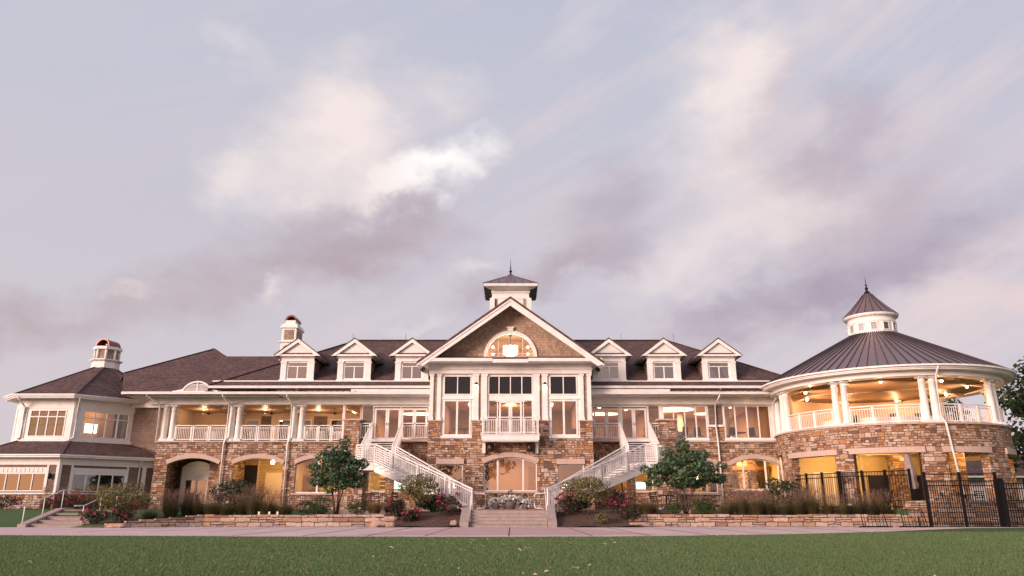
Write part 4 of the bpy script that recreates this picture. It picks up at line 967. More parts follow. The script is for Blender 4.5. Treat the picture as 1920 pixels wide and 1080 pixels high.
# ------------------------------------------------------------------ staircases
def staircase(s, label):
    root = thing('staircase', label, 'staircase', (s*7, 44, .8))
    def mir(p): return (p[0]*(-s), p[1], p[2])      # drawn for the west side (s = -1)
    def fin(m, name, mat='white', par=None):
        m.v = [mir(p) for p in m.v]; return part(m, name, mat, par or root)
    W0, W1 = -8.95, -7.0; zm = 3.36
    # upper flight
    n = 11; dz = (5.16-zm)/n; dy = .315; yb = 49.42-n*dy
    for i in range(1, n):
        z = 5.16-i*dz; y = 49.42-i*dy
        fin(MB().box(W0+.04, W1-.04, y-.02, y+dy+.02, z-.05, z), 'tread')
    fin(MB().box(W0+.0, W1-.0, 49.40, 49.95, 5.02, 5.16), 'top_landing')
    for x in (W0, W1-.06): fin(MB().slab([(x,49.5,5.14),(x,49.5,4.80),(x,yb,zm-.36),(x,yb,zm+.04)],(.06,0,0)), 'stringer')
    for x in (W0+.03, W1-.03):
        m = MB(); railing(m, (x,49.35,5.16), (x,yb,zm+.02), 1.05, .11, (0,.5,1)); fin(m, 'railing')
    # landing
    P = [(W0,yb+.02),(W0,44.8),(-8.4,44.15),(-7.75,44.15),(-6.70,45.62),(W1,yb+.02)]
    fin(MB().slab([(x,y,zm) for x,y in P], (0,0,-.09)), 'landing')
    fin(MB().slab([(W0,yb,zm-.1),(W0,44.8,zm-.1),(W0+.1,44.85,zm-.1),(W0+.1,yb,zm-.1)],(0,0,-.32)).slab([(W0,44.8,zm-.1),(-8.4,44.15,zm-.1),(-8.35,44.25,zm-.1),(W0+.1,44.9,zm-.1)],(0,0,-.32)).slab([(-8.4,44.15,zm-.1),(-7.75,44.15,zm-.1),(-7.75,44.25,zm-.1),(-8.35,44.25,zm-.1)],(0,0,-.32)), 'landing_skirt')
    def lattice(m, p0, p1, h=1.02):
        railing(m, p0, p1, h, .12, (0,1)); U = Vector((0,0,1)); a, b = Vector(p0), Vector(p1)
        for z in (.23,.36,.49,.62,.75): m.bar(a+U*z, b+U*z, .03, .035)
    m = MB(); lattice(m, (W0+.03,yb,zm), (W0+.03,44.83,zm)); lattice(m, (W0+.03,44.83,zm), (-8.4,44.2,zm)); lattice(m, (-8.4,44.2,zm), (-7.75,44.2,zm)); fin(m, 'lattice_railing')
    # lower flight
    A, Bq = Vector((-7.75,44.18,zm)), Vector((-1.95,40.0,.8)); A2, B2 = Vector((-6.72,45.6,zm)), Vector((-2.05,41.75,.8)); k = 16
    for i in range(1, k):
        z = zm+(Bq.z-zm)*i/k; t0, t1 = (i-1)/k, i/k+.006
        c = [A.lerp(Bq,t0), A.lerp(Bq,t1), A2.lerp(B2,t1), A2.lerp(B2,t0)]
        fin(MB().slab([(v.x,v.y,z) for v in c], (0,0,-.06)), 'tread')
    U = Vector((0,0,1))
    for a, b, sg in ((A,Bq,1),(A2,B2,-1)):
        d = Vector((b.x-a.x,b.y-a.y,0)).normalized(); q = Vector((-d.y,d.x,0))*sg
        fin(MB().slab([(a.x,a.y,a.z+.02),(b.x,b.y,b.z+.06),(b.x,b.y,b.z-.0),(b.x-d.x*.75,b.y-d.y*.75,b.z-.0),(a.x,a.y,a.z-.50)], tuple(q*.07)), 'stringer')
        a, b = a+q*.035, b+q*.035
        c = a.lerp(b, .2); m = MB(); lattice(m, a, c); fin(m, 'lattice_railing'); prev = c
        for g in (.48,.76,1.0):
            e = a.lerp(b, g); m = MB(); railing(m, prev, e, 1.02, .13, (.0,.94,1) if g < 1 else (.0,1)); fin(m, 'railing'); prev = e
        if sg > 0:
            X_ = Vector((1,0,0)); h = b+Vector((.0,.12,0))
            m = MB().tube([a.lerp(b,.75)+U*.86+q*.09, b+U*.86+q*.09, h+X_*.2+U*.80, h+X_*.62+U*.78, h+X_*.68+U*.7, h+X_*.68+U*.14, h+X_*.62+U*.07, h+X_*.28+U*.06, h+X_*.22-U*.03], .024, 7)
            fin(m, 'handrail')
    for x, y in ((-8.62,44.62),(-7.0,45.35)): fin(MB().box(x-.23,x+.23,y-.23,y+.23,.2,zm-.42), 'stone_pier', 'stone')
    return root
staircase(-1, 'white railed staircase left of the central steps, descending from the doors beside the gabled bay')
staircase(1, 'white railed staircase right of the central steps, descending from the doors beside the gabled bay')

# ------------------------------------------------------------------ ground
def sm(a, b, t): t = max(0, min(1, (t-a)/(b-a))); return t*t*(3-2*t)
def hgt(x, y):
    back = .8
    if x < -19.4:   # grass bank by the side steps
        b = .8*sm(36.7, 39.7, y)
        if x > -19.9: b = b*(-19.4-x)/.5*1.0+hgt(-19.39,y)*(1-(-19.4-x)/.5)
        return b
    if x < -6.2:
        yw = 38.25 if x > -14.6 else 38.25-2.6*sm(-14.6,-18.4,x) if False else 38.25-2.55*min(1,max(0,(-14.6-x)/3.6))
        return 0 if y < yw+.22 else (.46-.34*min(1,max(0,(-15.2-x)/2.6)))*1.0+(.32+.34*min(1,max(0,(-15.2-x)/2.6)))*sm(yw+.5, 47 if x > -15.2 else 42, y)
    if x < 6.2:
        if abs(x) < 2.15: return 0 if y < 37.6 else .2
        return .62*sm(36.6, 39.6, y)+.14*sm(39.6,46,y)
    if x < 19.45: return 0 if y < 38.32 else .46+.32*sm(38.25, 47, y)
    return 0 if y < 38.6 else .79
xs = sorted(set([-400,-200,-120,-80,-60,-45,-38]+[round(-34+.4*i,2) for i in range(171)]+[round(-19.4+.1*i,2) for i in range(50)]+[36,40,48,60,80,120,200,400]+[-2.16,-2.14,2.14,2.16,-6.21,-6.19,6.19,6.21,19.44,19.46,-19.41,-19.39]))
ys = sorted(set([-400,-200,-100,-50,-20,0,6,12,18,24,30,34]+[round(35+.25*i,2) for i in range(41)]+[46,48,50,52,56,60,70,90,130,200,400]+[38.31,38.33,38.59,38.61,37.59,37.61]+[round(35.3+.1*i,2) for i in range(36)]))
V = [(x,y,hgt(x,y)) for y in ys for x in xs]; nx = len(xs)
F = [(j*nx+i, j*nx+i+1, (j+1)*nx+i+1, (j+1)*nx+i) for j in range(len(ys)-1) for i in range(nx-1)]
t = NT('lawn_soil'); o = t.obj()
n1 = t.noise(t.scale(o,(1.,.35,1.)), .45, 5., .6); n2 = t.noise(o, 6., 4., .7); n3 = t.noise(t.scale(o,(60,24,60)), 1., 2., .6)
c = t.ramp(n1, [(.3,(.045,.09,.035)),(.7,(.075,.125,.052))]); c = t.mix(.6, c, t.ramp(n2, [(.3,(.03,.065,.025)),(.7,(.08,.14,.055))])); c = t.mix(.5, c, t.ramp(n3, [(.35,(.025,.05,.018)),(.65,(.13,.19,.085))]))
S['soil'] = t.done(t.pbr(c, .9, t.bump(n3, .6, .03), spec=.1))
g = MB().add(V, F).build('lawn', S['soil']); tag(g, 'wide mown green lawn rising to the clubhouse beds', kind='structure')
def sheet(name, mat, pts_fn, label):
    m = MB(); pts_fn(m); return tag(m.build(name, S[mat]), label, kind='structure')
# path
t = NT('path_concrete'); o = t.obj(); n1 = t.noise(o, .5, 5., .6); n2 = t.noise(o, 14., 4., .65); n3 = t.noise(o, 90., 2.)
c = t.ramp(n1, [(.3,(.50,.375,.36)),(.7,(.62,.48,.46))]); c = t.mix(.5, c, t.mix(1., c, t.ramp(n2, [(.3,(.75,)*3),(.7,(1.2,)*3)]), 'MULTIPLY')); c = t.mix(.3, c, t.mix(1., c, t.ramp(n3, [(.3,(.6,)*3),(.7,(1.4,)*3)]), 'MULTIPLY'))
S['path'] = t.done(t.pbr(c, .9, t.bump(n2, .3, .01), spec=.2))
t = NT('path_paving'); o = t.obj(); n1 = t.noise(o, .8, 5., .6); n2 = t.noise(o, 30., 3.)
c = t.ramp(n1, [(.3,(.44,.29,.275)),(.7,(.52,.36,.345))]); c = t.mix(.4, c, t.mix(1., c, t.ramp(n2, [(.3,(.7,)*3),(.7,(1.3,)*3)]), 'MULTIPLY'))
S['paving'] = t.done(t.pbr(c, .9, spec=.2))
edge = [(-60,28.0),(-40,27.6),(-26,26.6),(-18,25.6),(-10,24.4),(-3,23.7),(3,24.0),(8,25.6),(13,28.6),(17,32.2),(20,34.8),(24,36.0),(40,36.4)]
top = [(-60,36.55),(-40,36.55),(-19.6,36.6),(-18.2,35.55),(-14.7,38.05),(-6.15,38.05),(-5.9,36.5),(5.9,36.5),(6.15,38.05),(19.4,38.05),(19.8,37.1),(24,36.8),(40,36.6)]
def pathfn(m):
    X = sorted(set([e[0] for e in edge]+[e[0] for e in top]+[-30+i for i in range(61)]))
    n = np.interp(X, [e[0] for e in edge], [e[1] for e in edge]); f_ = np.interp(X, [e[0] for e in top], [e[1] for e in top])
    v = []
    for x, a_, b_ in zip(X, n, f_): v += [(x,float(a_),.012),(x,float(b_),.012)]
    m.add(v, [(2*i,2*i+2,2*i+3,2*i+1) for i in range(len(X)-1)])
sheet('path', 'path', pathfn, 'pale concrete path running across the front of the clubhouse')
def pavfn(m):
    m.add([(-4.9,25.6,.017),(4.9,26.4,.017),(2.6,35.2,.017),(-2.6,35.2,.017)], [(0,1,2,3)])
sheet('paving', 'paving', pavfn, 'pinkish coloured paving panel before the central steps')
j = MB()
for x in (-15.5,-13,-10.8,-8.6,-6.4,-4.4,-2.6,0,2.6,4.4,6.4,8.6,10.8,13,15.5): j.box(x-.02,x+.02,28.5 if abs(x)>9 else 24.8,35.9,.0175,.0195)
j.box(-16,15,35.18,35.22,.0205,.022)
tag(j.build('path_joints', S['dark']), 'thin dark joints scored across the pale path', kind='structure')
# central steps
def steps(name, label, x0, x1, y0, n, tr, z0, rise):
    root = thing(name, label, 'steps', ((x0+x1)/2, y0, z0)); 
    for i in range(n): part(MB().box(x0, x1, y0+i*tr, y0+(n)*tr+.02*i, z0-.05 if i == 0 else z0+i*rise-.001*0, z0+(i+1)*rise-.03).box(x0-.002,x1+.002,y0+i*tr-.03,y0+n*tr+.02*i,z0+(i+1)*rise-.03,z0+(i+1)*rise), 'step', 'concrete', root)
    return root
st = steps('concrete_steps', 'broad concrete steps rising to the stone bay between the two staircases', -1.9, 1.75, 37.0, 5, .36, 0, .158)
for s in (-1, 1):
    x = -1.92 if s < 0 else 1.77; e = x+s*.42
    part(MB().slab([(min(x,e),36.8,-.05),(min(x,e),36.8,.22),(min(x,e),38.9,1.0),(min(x,e),39.4,1.0),(min(x,e),39.4,-.05)],(.42,0,0)), 'cheek_wall', 'concrete', st)
    xx = x-s*.06
    m = MB().tube([(xx,37.0,.25),(xx,37.0,1.0),(xx,37.08,1.08),(xx,38.7,1.78),(xx,39.3,1.80)], .022, 7)
    part(m, 'handrail', 'white', st)
tag(MB().box(-2.3,2.3,38.82,47.49,.3,.79).build('landing_pavement', S['concrete']), 'concrete landing in front of the stone bay', kind='structure')
tag(MB().box(-9.6,-2.32,41.5,49.98,.2,.785).box(2.32,9.5,41.5,49.98,.2,.785).build('terrace', S['concrete']), 'narrow concrete terrace below the stairs', kind='structure')
ls = steps('side_steps', 'short flight of concrete steps in the grass bank before the octagonal wing', -22.2, -19.75, 36.7, 5, .62, 0, .158)
part(MB().slab([(-22.6,36.4,-.05),(-22.6,36.4,.14),(-22.6,39.3,.86),(-22.6,40.2,.88),(-22.6,40.2,-.05)],(.38,0,0)), 'cheek_wall', 'concrete', ls)
for x in (-22.42, -19.7):
    m = MB().tube([(x,35.7,.96),(x,36.5,.97),(x,39.3,1.72),(x,40.3,1.75)], .026, 7)
    for y, z in ((36.45,.95),(37.9,1.33),(39.4,1.72)): m.tube([(x,y,z-.95+.05),(x,y,z)], .024, 6)
    part(m, 'handrail', 'white', ls)
# mulch
t = NT('bark_mulch'); o = t.obj(); n1 = t.noise(o, 9., 5., .8); n2 = t.noise(t.scale(o,(1,2.2,1)), 26., 3., .7)
c = t.ramp(n1, [(.36,(.06,.035,.03)),(.55,(.16,.095,.08)),(.66,(.36,.25,.22))]); c = t.mix(.5, c, t.ramp(n2, [(.35,(.03,.018,.015)),(.7,(.22,.14,.115))]))
S['mulch'] = t.done(t.pbr(c, .95, t.bump(n2, .9, .05), spec=.1))
def bed(name, x0, x1, y0, y1, label, lift=.02, curve=0):
    m = MB(); nx_, ny_ = int((x1-x0)/.3)+1, int((y1-y0)/.3)+1; v = []
    for jj in range(ny_+1):
        for i in range(nx_+1):
            x = x0+(x1-x0)*i/nx_; y = y0+(y1-y0)*jj/ny_
            if curve: y = y+curve*(1-jj/ny_)*math.sin(math.pi*i/nx_)
            v.append((x,y,hgt(x,y)+lift+.03*math.sin(x*3.1)*math.sin(y*2.7)))
    ok = lambda q: not (-18.4 < v[q][0] < -14.6 and v[q][1] < 38.25-2.55*min(1,max(0,(-14.6-v[q][0])/3.6))+.3)
    f = [(jj*(nx_+1)+i, jj*(nx_+1)+i+1, (jj+1)*(nx_+1)+i+1, (jj+1)*(nx_+1)+i) for jj in range(ny_) for i in range(nx_)]
    f = [q for q in f if all(ok(k) for k in q)]
    tag(m.add(v, f, smooth=True).build(name, S['mulch']), label, kind='structure')
bed('mulch_bed', -6.15, -2.36, 36.45, 41.4, 'brown bark mulch bed left of the central steps', .045)
bed('mulch_bed', 2.21, 6.15, 36.45, 41.4, 'brown bark mulch bed right of the central steps', .045)
bed('mulch_bed', -19.3, -16.4, 35.9, 39.0, 'dark mulch at the left end of the retaining wall', .035)
bed('mulch_bed', -15.5, -6.3, 38.6, 40.5, 'mulch strip behind the left retaining wall', .03); bed('mulch_bed', 6.3, 18.9, 38.55, 43.5, 'mulch strip behind the right retaining wall', .03)
bed('mulch_bed', -33, -23.4, 43.6, 45.6, 'mulch strip under the octagonal wing windows', .03)
# retaining walls
def ledgewall(name, label, pts, h, th=.42, z0=-.05, hs=None):
    hs = hs or [h]*len(pts)
    root = thing(name, label, 'retaining wall', (pts[0][0], pts[0][1], 0)); rnd = random.Random(len(pts)*31+int(h*100))
    m = MB(); cap = MB()
    for si, ((x0,y0),(x1,y1)) in enumerate(zip(pts, pts[1:])):
        h0, h1 = hs[si], hs[si+1]
        a, b = Vector((x0,y0,0)), Vector((x1,y1,0)); L = (b-a).length; d = (b-a)/L; q = Vector((-d.y,d.x,0))
        m.slab([tuple(a+Vector((0,0,z0))),tuple(b+Vector((0,0,z0))),tuple(b+Vector((0,0,h1-.09))),tuple(a+Vector((0,0,h0-.09)))], tuple(q*th))
        u = 0
        while u < L:
            w = min(rnd.uniform(.45,1.05), L-u)
            if L-u-w < .25: w = L-u
            h = h0+(h1-h0)*(u+w/2)/L; dz = rnd.uniform(-.02,.025); o_ = rnd.uniform(-.035,.03)
            p0 = a+d*(u+.008)+q*o_; p1 = a+d*(u+w-.008)+q*o_
            cap.slab([(p0.x,p0.y,h-.085),(p1.x,p1.y,h-.085),(p1.x+q.x*th,p1.y+q.y*th,h-.085),(p0.x+q.x*th,p0.y+q.y*th,h-.085)],(0,0,.10+dz))
            u += w
    part(m, 'wall_face', 'wallstone', root); part(cap, 'cap_stones', 'wallstone', root)
    return root
ledgewall('retaining_wall', 'low stacked stone retaining wall along the path left of the central steps', [(-18.1,35.6),(-16.5,36.85),(-14.7,38.08),(-10.5,38.1),(-6.0,38.1)], .54, hs=[.16,.36,.54,.54,.54])
ledgewall('retaining_wall', 'low stacked stone retaining wall along the path right of the central steps', [(6.1,38.1),(10,38.1),(14.5,38.1),(19.62,38.1)], .54)
ledgewall('patio_wall', 'taller stone patio wall with pale cap behind the black iron fence', [(19.5,38.35),(23,38.3),(28,38.2)], 1.2, .55)
rk = random.Random(5)
def rock(loc, sc, seed, label):
    r = random.Random(seed); m = MB(); n = 0
    import mathutils
    pts = []
    for i in range(9):
        for jx in range(12):
            a = math.pi*i/8-math.pi/2; b = 2*math.pi*jx/12
            k = 1+.22*mathutils.noise.noise(Vector((math.cos(a)*math.cos(b)*1.3+seed,math.cos(a)*math.sin(b)*1.3,math.sin(a)*1.3)))
            f = lambda t: math.copysign(abs(t)**.6, t)
            pts.append((loc[0]+sc[0]*k*f(math.cos(a)*math.cos(b)), loc[1]+sc[1]*k*f(math.cos(a)*math.sin(b)), loc[2]+sc[2]*k*f(math.sin(a))))
    F_ = [(i*12+j_, i*12+(j_+1)%12, (i+1)*12+(j_+1)%12, (i+1)*12+j_) for i in range(8) for j_ in range(12)]
    tag(m.add(pts, F_).build('rock', S['rockm'], loc=loc), label, 'rock')
S['rockm'] = paint('tan_rock', (.42,.29,.22), .85, .35, 5., .2)
rock((-6.15,37.3,.12),(.42,.3,.17),1,'flat tan boulder at the end of the left stone wall, lowest of three')
rock((-5.75,38.0,.36),(.36,.3,.14),2,'flat tan boulder resting at the top end of the left stone wall')
rock((-5.55,36.8,.12),(.22,.2,.13),3,'small tan boulder beside the path at the left mulch bed corner')
rock((6.1,37.5,.12),(.5,.3,.10),4,'flat reddish slab at the end of the right stone wall')
rock((6.0,38.1,.33),(.36,.3,.10),6,'flat tan slab stacked at the top end of the right stone wall')
rock((-2.62,37.0,.2),(.16,.14,.12),7,'small pale boulder beside the left cheek wall of the central steps')
rock((-17.6,35.5,.10),(.4,.25,.10),8,'flat tan slab at the tapering left end of the stone wall')
# ------------------------------------------------------------------ iron fences
def fence(name, label, pts, z0, h, top2=0., every=1.8, gap=.105, pk=.027):
    root = thing(name, label, 'fence', (pts[0][0], pts[0][1], z0)); r = MB(); U = Vector((0,0,1))
    for (x0,y0),(x1,y1) in zip(pts, pts[1:]):
        a, b = Vector((x0,y0,z0)), Vector((x1,y1,z0)); L = (b-a).length
        zs = [.15, h-.22, h] + ([h+top2] if top2 else [])
        for z in zs: r.bar(a+U*z, b+U*z, .045, .05)
        n = int(L/gap)
        for i in range(1, n): p = a.lerp(b, i/n); r.bar(p+U*.06, p+U*h, pk, pk, up=(b-a).normalized())
        k = max(1, round(L/every))
        for i in range(k+1):
            p = a.lerp(b, i/k); part(MB().box(p.x-.055,p.x+.055,p.y-.055,p.y+.055,z0-.05,z0+h+top2+.05).box(p.x-.07,p.x+.07,p.y-.07,p.y+.07,z0+h+top2+.05,z0+h+top2+.09), 'post', 'iron', root)
    part(r, 'picket_panel', 'iron', root); return root
fence('iron_fence', 'black iron picket fence on the terrace running back beside the round pavilion', [(16.95,47.0),(18.1,43.0)], .79, 1.95, 0., 1.4, .17, .018)
fence('iron_fence', 'black iron picket fence across the pavilion patio behind the ornamental grasses', [(18.15,42.95),(20.7,40.4)], .79, 1.95, 0., 1.3, .14, .022)
fence('iron_fence', 'tall black iron fence with raised top rail in front of the stone patio wall', [(19.75,37.2),(23.0,37.0)], 0, 2.1, .32)
fence('iron_fence', 'black iron fence section at the far end right of the gate', [(24.45,36.75),(27.5,36.5)], 0, 2.1, .32)
gt = thing('iron_gate', 'black iron picket gate hung between thick posts at the end of the fence', 'gate', (23.1,36.95,0))
for x in (23.12, 24.33): part(MB().box(x-.09,x+.09,36.75,36.95,-.05,2.15).box(x-.11,x+.11,36.73,36.97,2.15,2.2), 'gate_post', 'iron', gt)
m = MB()
for z in (.15,.75,1.2,1.75,1.98): m.bar((23.2,36.85,z),(24.25,36.85,z),.035,.045)
for i in range(9): x = 23.27+i*.115; m.bar((x,36.85,.1),(x,36.85,1.98),.03,.03,up=(1,0,0))
part(m, 'gate_leaf', 'iron', gt); part(MB().box(24.12,24.22,36.78,36.92,1.0,1.2), 'latch', 'iron', gt)
# ------------------------------------------------------------------ site furniture
def rack(x, label):
    r = thing('bike_rack', label, 'bike rack', (x, 36.6, 0)); m = MB()
    m.tube([(x-.55,36.35,.03),(x-.55,36.5,.62),(x-.45,36.55,.78),(x+.45,36.55,.78),(x+.55,36.6,.62),(x+.75,36.75,.03)], .022, 7)
    m.bar((x-.75,36.4,.03),(x+.8,36.4,.03),.05,.04); m.bar((x-.55,36.72,.05),(x+.7,36.72,.05),.04,.04)
    part(m, 'frame', 'iron', r); b = MB()
    for i in range(6): xx = x-.42+i*.17; b.tube([(xx,36.42,.05),(xx,36.52,.74)], .013, 5)
    part(b, 'bars', 'iron', r)
rack(16.75, 'black wheel rack in front of the right stone wall, further from the fence'); rack(18.6, 'black wheel rack in front of the right stone wall, beside the fence')
um = thing('patio_umbrella', 'closed taupe patio umbrella tied against its pole behind the iron fence', 'umbrella', (21.5,41.6,.8))
ang = R(7); M = Matrix.Translation((21.55,41.6,.8)) @ Matrix.Rotation(R(-5),4,'Y')
v = []; f = []; zz = [(1.05,.22),(1.25,.30),(1.5,.24),(1.62,.27),(1.7,.31),(2.0,.29),(2.5,.22),(2.85,.13),(3.0,.04)]
for z, r in zz:
    for i in range(24): a = 2*math.pi*i/24; rr = r*(1+.22*math.cos(8*a)); v.append((rr*math.cos(a)*.8, rr*math.sin(a)*.8, z))
for j_ in range(len(zz)-1):
    for i in range(24): f.append((j_*24+i, j_*24+(i+1)%24, (j_+1)*24+(i+1)%24, (j_+1)*24+i))
part(MB(M).add(v, f, smooth=True), 'canopy', 'taupe', um)
part(MB(M).tube([(0,0,0),(0,0,3.1)], .025, 8), 'pole', 'bronze', um)
part(MB().box(21.95,22.07,41.54,41.66,.8,4.0).bar((22.0,41.6,3.9),(21.5,41.6,3.7),.05,.06), 'mast', 'bronze', um); part(MB().box(21.4,22.3,41.3,41.9,.78,.88), 'base', 'iron', um)
def chair(x, y, z, rz, mat, label, group, name='metal_chair', cat='chair', metal=True):
    M = None
    t = thing(name, label, cat, (x,y,z), group, rz)
    def bp(m, nm, mt): 
        o = m.build(nm, S[mt]); o.parent = t; return o
    bp(MB().box(-.23,.23,-.22,.22,.43,.47), 'seat', mat)
    m = MB()
    if metal:
        m.bar((-.2,.23,.5),(-.2,.32,.95),.03,.03).bar((.2,.23,.5),(.2,.32,.95),.03,.03)
        for zz_ in (.6,.7,.8,.9): m.bar((-.2,.24+.18*(zz_-.5),zz_),(.2,.24+.18*(zz_-.5),zz_),.02,.04)
    else: m.slab([(-.22,.2,.48),(.22,.2,.48),(.22,.3,1.0),(-.22,.3,1.0)],(0,.05,0))
    bp(m, 'backrest', mat)
    for a in (-.2,.2):
        for b in (-.19,.2): bp(MB().tube([(a,b,.43),(a*1.1,b*1.1,0)], .018, 6), 'leg', 'iron' if metal else 'wood')
        if metal: bp(MB().tube([(a*1.15,-.18,.43),(a*1.2,-.16,.66),(a*1.2,.22,.68)], .016, 6), 'armrest', 'iron')
    return t
def table(x, y, z, r, mat, label, group=None, cloth=True, name='dining_table'):
    t = thing(name, label, 'table', (x,y,z), group)
    if cloth: 
        v = []; f = []; n = 28
        for k, (rr, zz_) in enumerate(((.001,.76),(r,.76),(r*1.02,.74),(r*1.05,.45),(r*1.1,.18))):
            for i in range(n): a = 2*math.pi*i/n; w = 1+(.05*math.cos(7*a) if k > 2 else 0); v.append((rr*w*math.cos(a), rr*w*math.sin(a), zz_))
        for k in range(4):
            for i in range(n): f.append((k*n+i,k*n+(i+1)%n,(k+1)*n+(i+1)%n,(k+1)*n+i))
        o = MB().add(v, f, smooth=True).build('tablecloth', S[mat]); o.parent = t
    else:
        o = MB().lathe([(.001,.70),(r,.71),(r,.75),(.001,.755)],0,0,24).build('tabletop', S[mat]); o.parent = t
    o = MB().lathe([(.25,.0),(.25,.03),(.04,.06),(.04,.70)],0,0,12).build('pedestal', S['iron']); o.parent = t
    return t
tb = lambda x,y,z,lab,r=.75,mat='cloth',cloth=True: table(x,y,z,r,mat,lab,None,cloth)
tb(11.0,51.9,5.06,'white clothed table behind the left four light window of the right wing', .6); tb(12.3,52.6,5.06,'white clothed table by the interior column behind the right wing window', .6); tb(15.4,52.2,5.06,'dark table behind the last window before the pavilion', .6, 'wood', False)
for x, y, r, l in ((10.4,51.3,2.9,'dark upholstered chair at the left edge of the right wing window'),(11.5,51.2,.4,'dark upholstered chair with its back to the right wing window, beside the clothed table'),(12.6,51.4,-.5,'dark upholstered chair at the right edge of the clothed table window'),(14.7,51.4,.3,'dark upholstered chair left of the table in the last window'),(16.3,51.6,-.6,'dark upholstered chair right of the table in the last window')):
    chair(x,y,5.06,r+math.pi,'fabric',l,'dining chairs inside the right wing','dining_chair','chair',False)
tb(-20.1,52.0,5.06,'white clothed table on the porch in the bay nearest the octagonal wing', .6); tb(-16.9,51.7,5.06,'white clothed table on the middle bay of the porch', .6); tb(-12.9,51.6,5.06,'large white clothed table behind the porch railing beside the stone pier', .8); tb(-11.4,52.0,5.06,'white clothed table on the porch tucked behind the stone pier', .7)
chair(-17.7,51.5,5.06,1.2,'iron','dark metal chair left of the middle porch table','porch chairs'); chair(-12.1,51.2,5.06,2.6,'iron','dark metal chair beside the large porch table','porch chairs')
for a, rr, l in ((-60,4.6,'leftmost white clothed table behind the pavilion balustrade'),(-32,4.6,'white clothed table behind the pavilion balustrade, second from the clubhouse'),(-14,4.3,'white clothed table behind the pavilion balustrade left of the paired columns'),(8,4.6,'white clothed table behind the pavilion balustrade right of the front columns')):
    t_ = R(a); tb(PX+rr*math.sin(t_), PY-rr*math.cos(t_), 5.04, l, .85)
for a, l in ((-48,'dark chair between the two left pavilion tables'),(-23,'dark chair right of the second pavilion table'),(-2,'dark chair behind the front pavilion columns'),(22,'dark chair beyond the last pavilion table')):
    t_ = R(a); chair(PX+4.7*math.sin(t_), PY-4.7*math.cos(t_), 5.04, a*.05, 'fabric', l, 'pavilion dining chairs', 'dining_chair', 'chair', False)
tb(4.0,50.6,5.1,'white clothed table low in the right window of the gabled bay', .55); tb(-3.0,50.2,5.1,'dark table low in the left window of the gabled bay', .8,'wood',False); tb(.3,50.3,5.1,'white clothed table behind the balcony doors', .7)
PCH = 'metal chairs on the patio'
for x, y, r, l in ((7.9,42.6,.4,'black metal chair under the right staircase nearest the stone pier'),(8.9,42.9,-.4,'black metal chair under the right staircase beside the small tree'),(-7.3,42.5,.3,'black metal chair under the left staircase nearest the bay'),(-6.5,43.0,-.5,'black metal chair under the left staircase beside the yellow leaved shrub'),
    (20.3,41.6,.2,'black metal patio chair left of the closed umbrella'),(22.9,41.2,1.3,'black metal patio chair just right of the closed umbrella'),(24.2,40.6,-.8,'black metal patio chair below the third pavilion lintel'),(25.3,40.2,.6,'black metal patio chair nearest the gate'),(19.0,42.4,2.0,'black metal patio chair behind the patio fence near the door')):
    chair(x,y,.79,r,'iron',l,PCH)
table(23.5,40.5,.79,.55,'iron','round black metal patio table behind the tall iron fence',None,False,'patio_table'); table(19.7,42.0,.79,.5,'iron','round black metal patio table left of the closed umbrella',None,False,'patio_table'); table(8.4,42.3,.79,.4,'iron','small black metal table below the right staircase landing',None,False,'patio_table')
for x, y, l in ((-10.55,39.6,'dark path light left of the small tree by the left stone wall'),(17.0,39.4,'slim path light with round cap among the grasses by the bike racks')):
    t_ = thing('path_light', l, 'path light', (x,y,.55)); part(MB().tube([(x,y,.5),(x,y,1.0)], .018, 6), 'stem', 'bronze', t_); part(MB().lathe([(.15,1.0),(.13,1.04),(.02,1.09)],x,y,14), 'cap', 'plastic' if x > 0 else 'bronze', t_)
for x, l in ((-12.25,'short white garden marker above the left stone wall, furthest from the tree'),(-11.75,'short white garden marker above the left stone wall, middle of three'),(-11.35,'short white garden marker above the left stone wall, nearest the tree')):
    tag(MB().box(x-.045,x+.045,38.55,38.6,.5,.68).box(x-.05,x+.05,38.545,38.605,.68,.70).build('garden_marker', S['plastic'], loc=(x,38.57,.5)), l, 'marker')
# garage far behind
gb = thing('low_building', 'low outbuilding with broad purple grey roof behind the pavilion', 'building', (50,74,1.5))
part(MB().box(42,62,72,80,1.0,3.7), 'wall', 'bead', gb)
part(MB().slab([(41,71,3.75),(63,71,3.75),(59,76,6.1),(45,76,6.1)],(0,0,-.2)).slab([(63,81,3.75),(41,81,3.75),(45,76,6.1),(59,76,6.1)],(0,0,-.2)).slab([(41,81,3.75),(41,71,3.75),(45,76,6.1)],(0,0,-.2)).slab([(63,71,3.75),(63,81,3.75),(59,76,6.1)],(0,0,-.2)), 'roof', 'roof', gb); gutter((41,70.95,3.7),(63,70.95,3.7),gb)
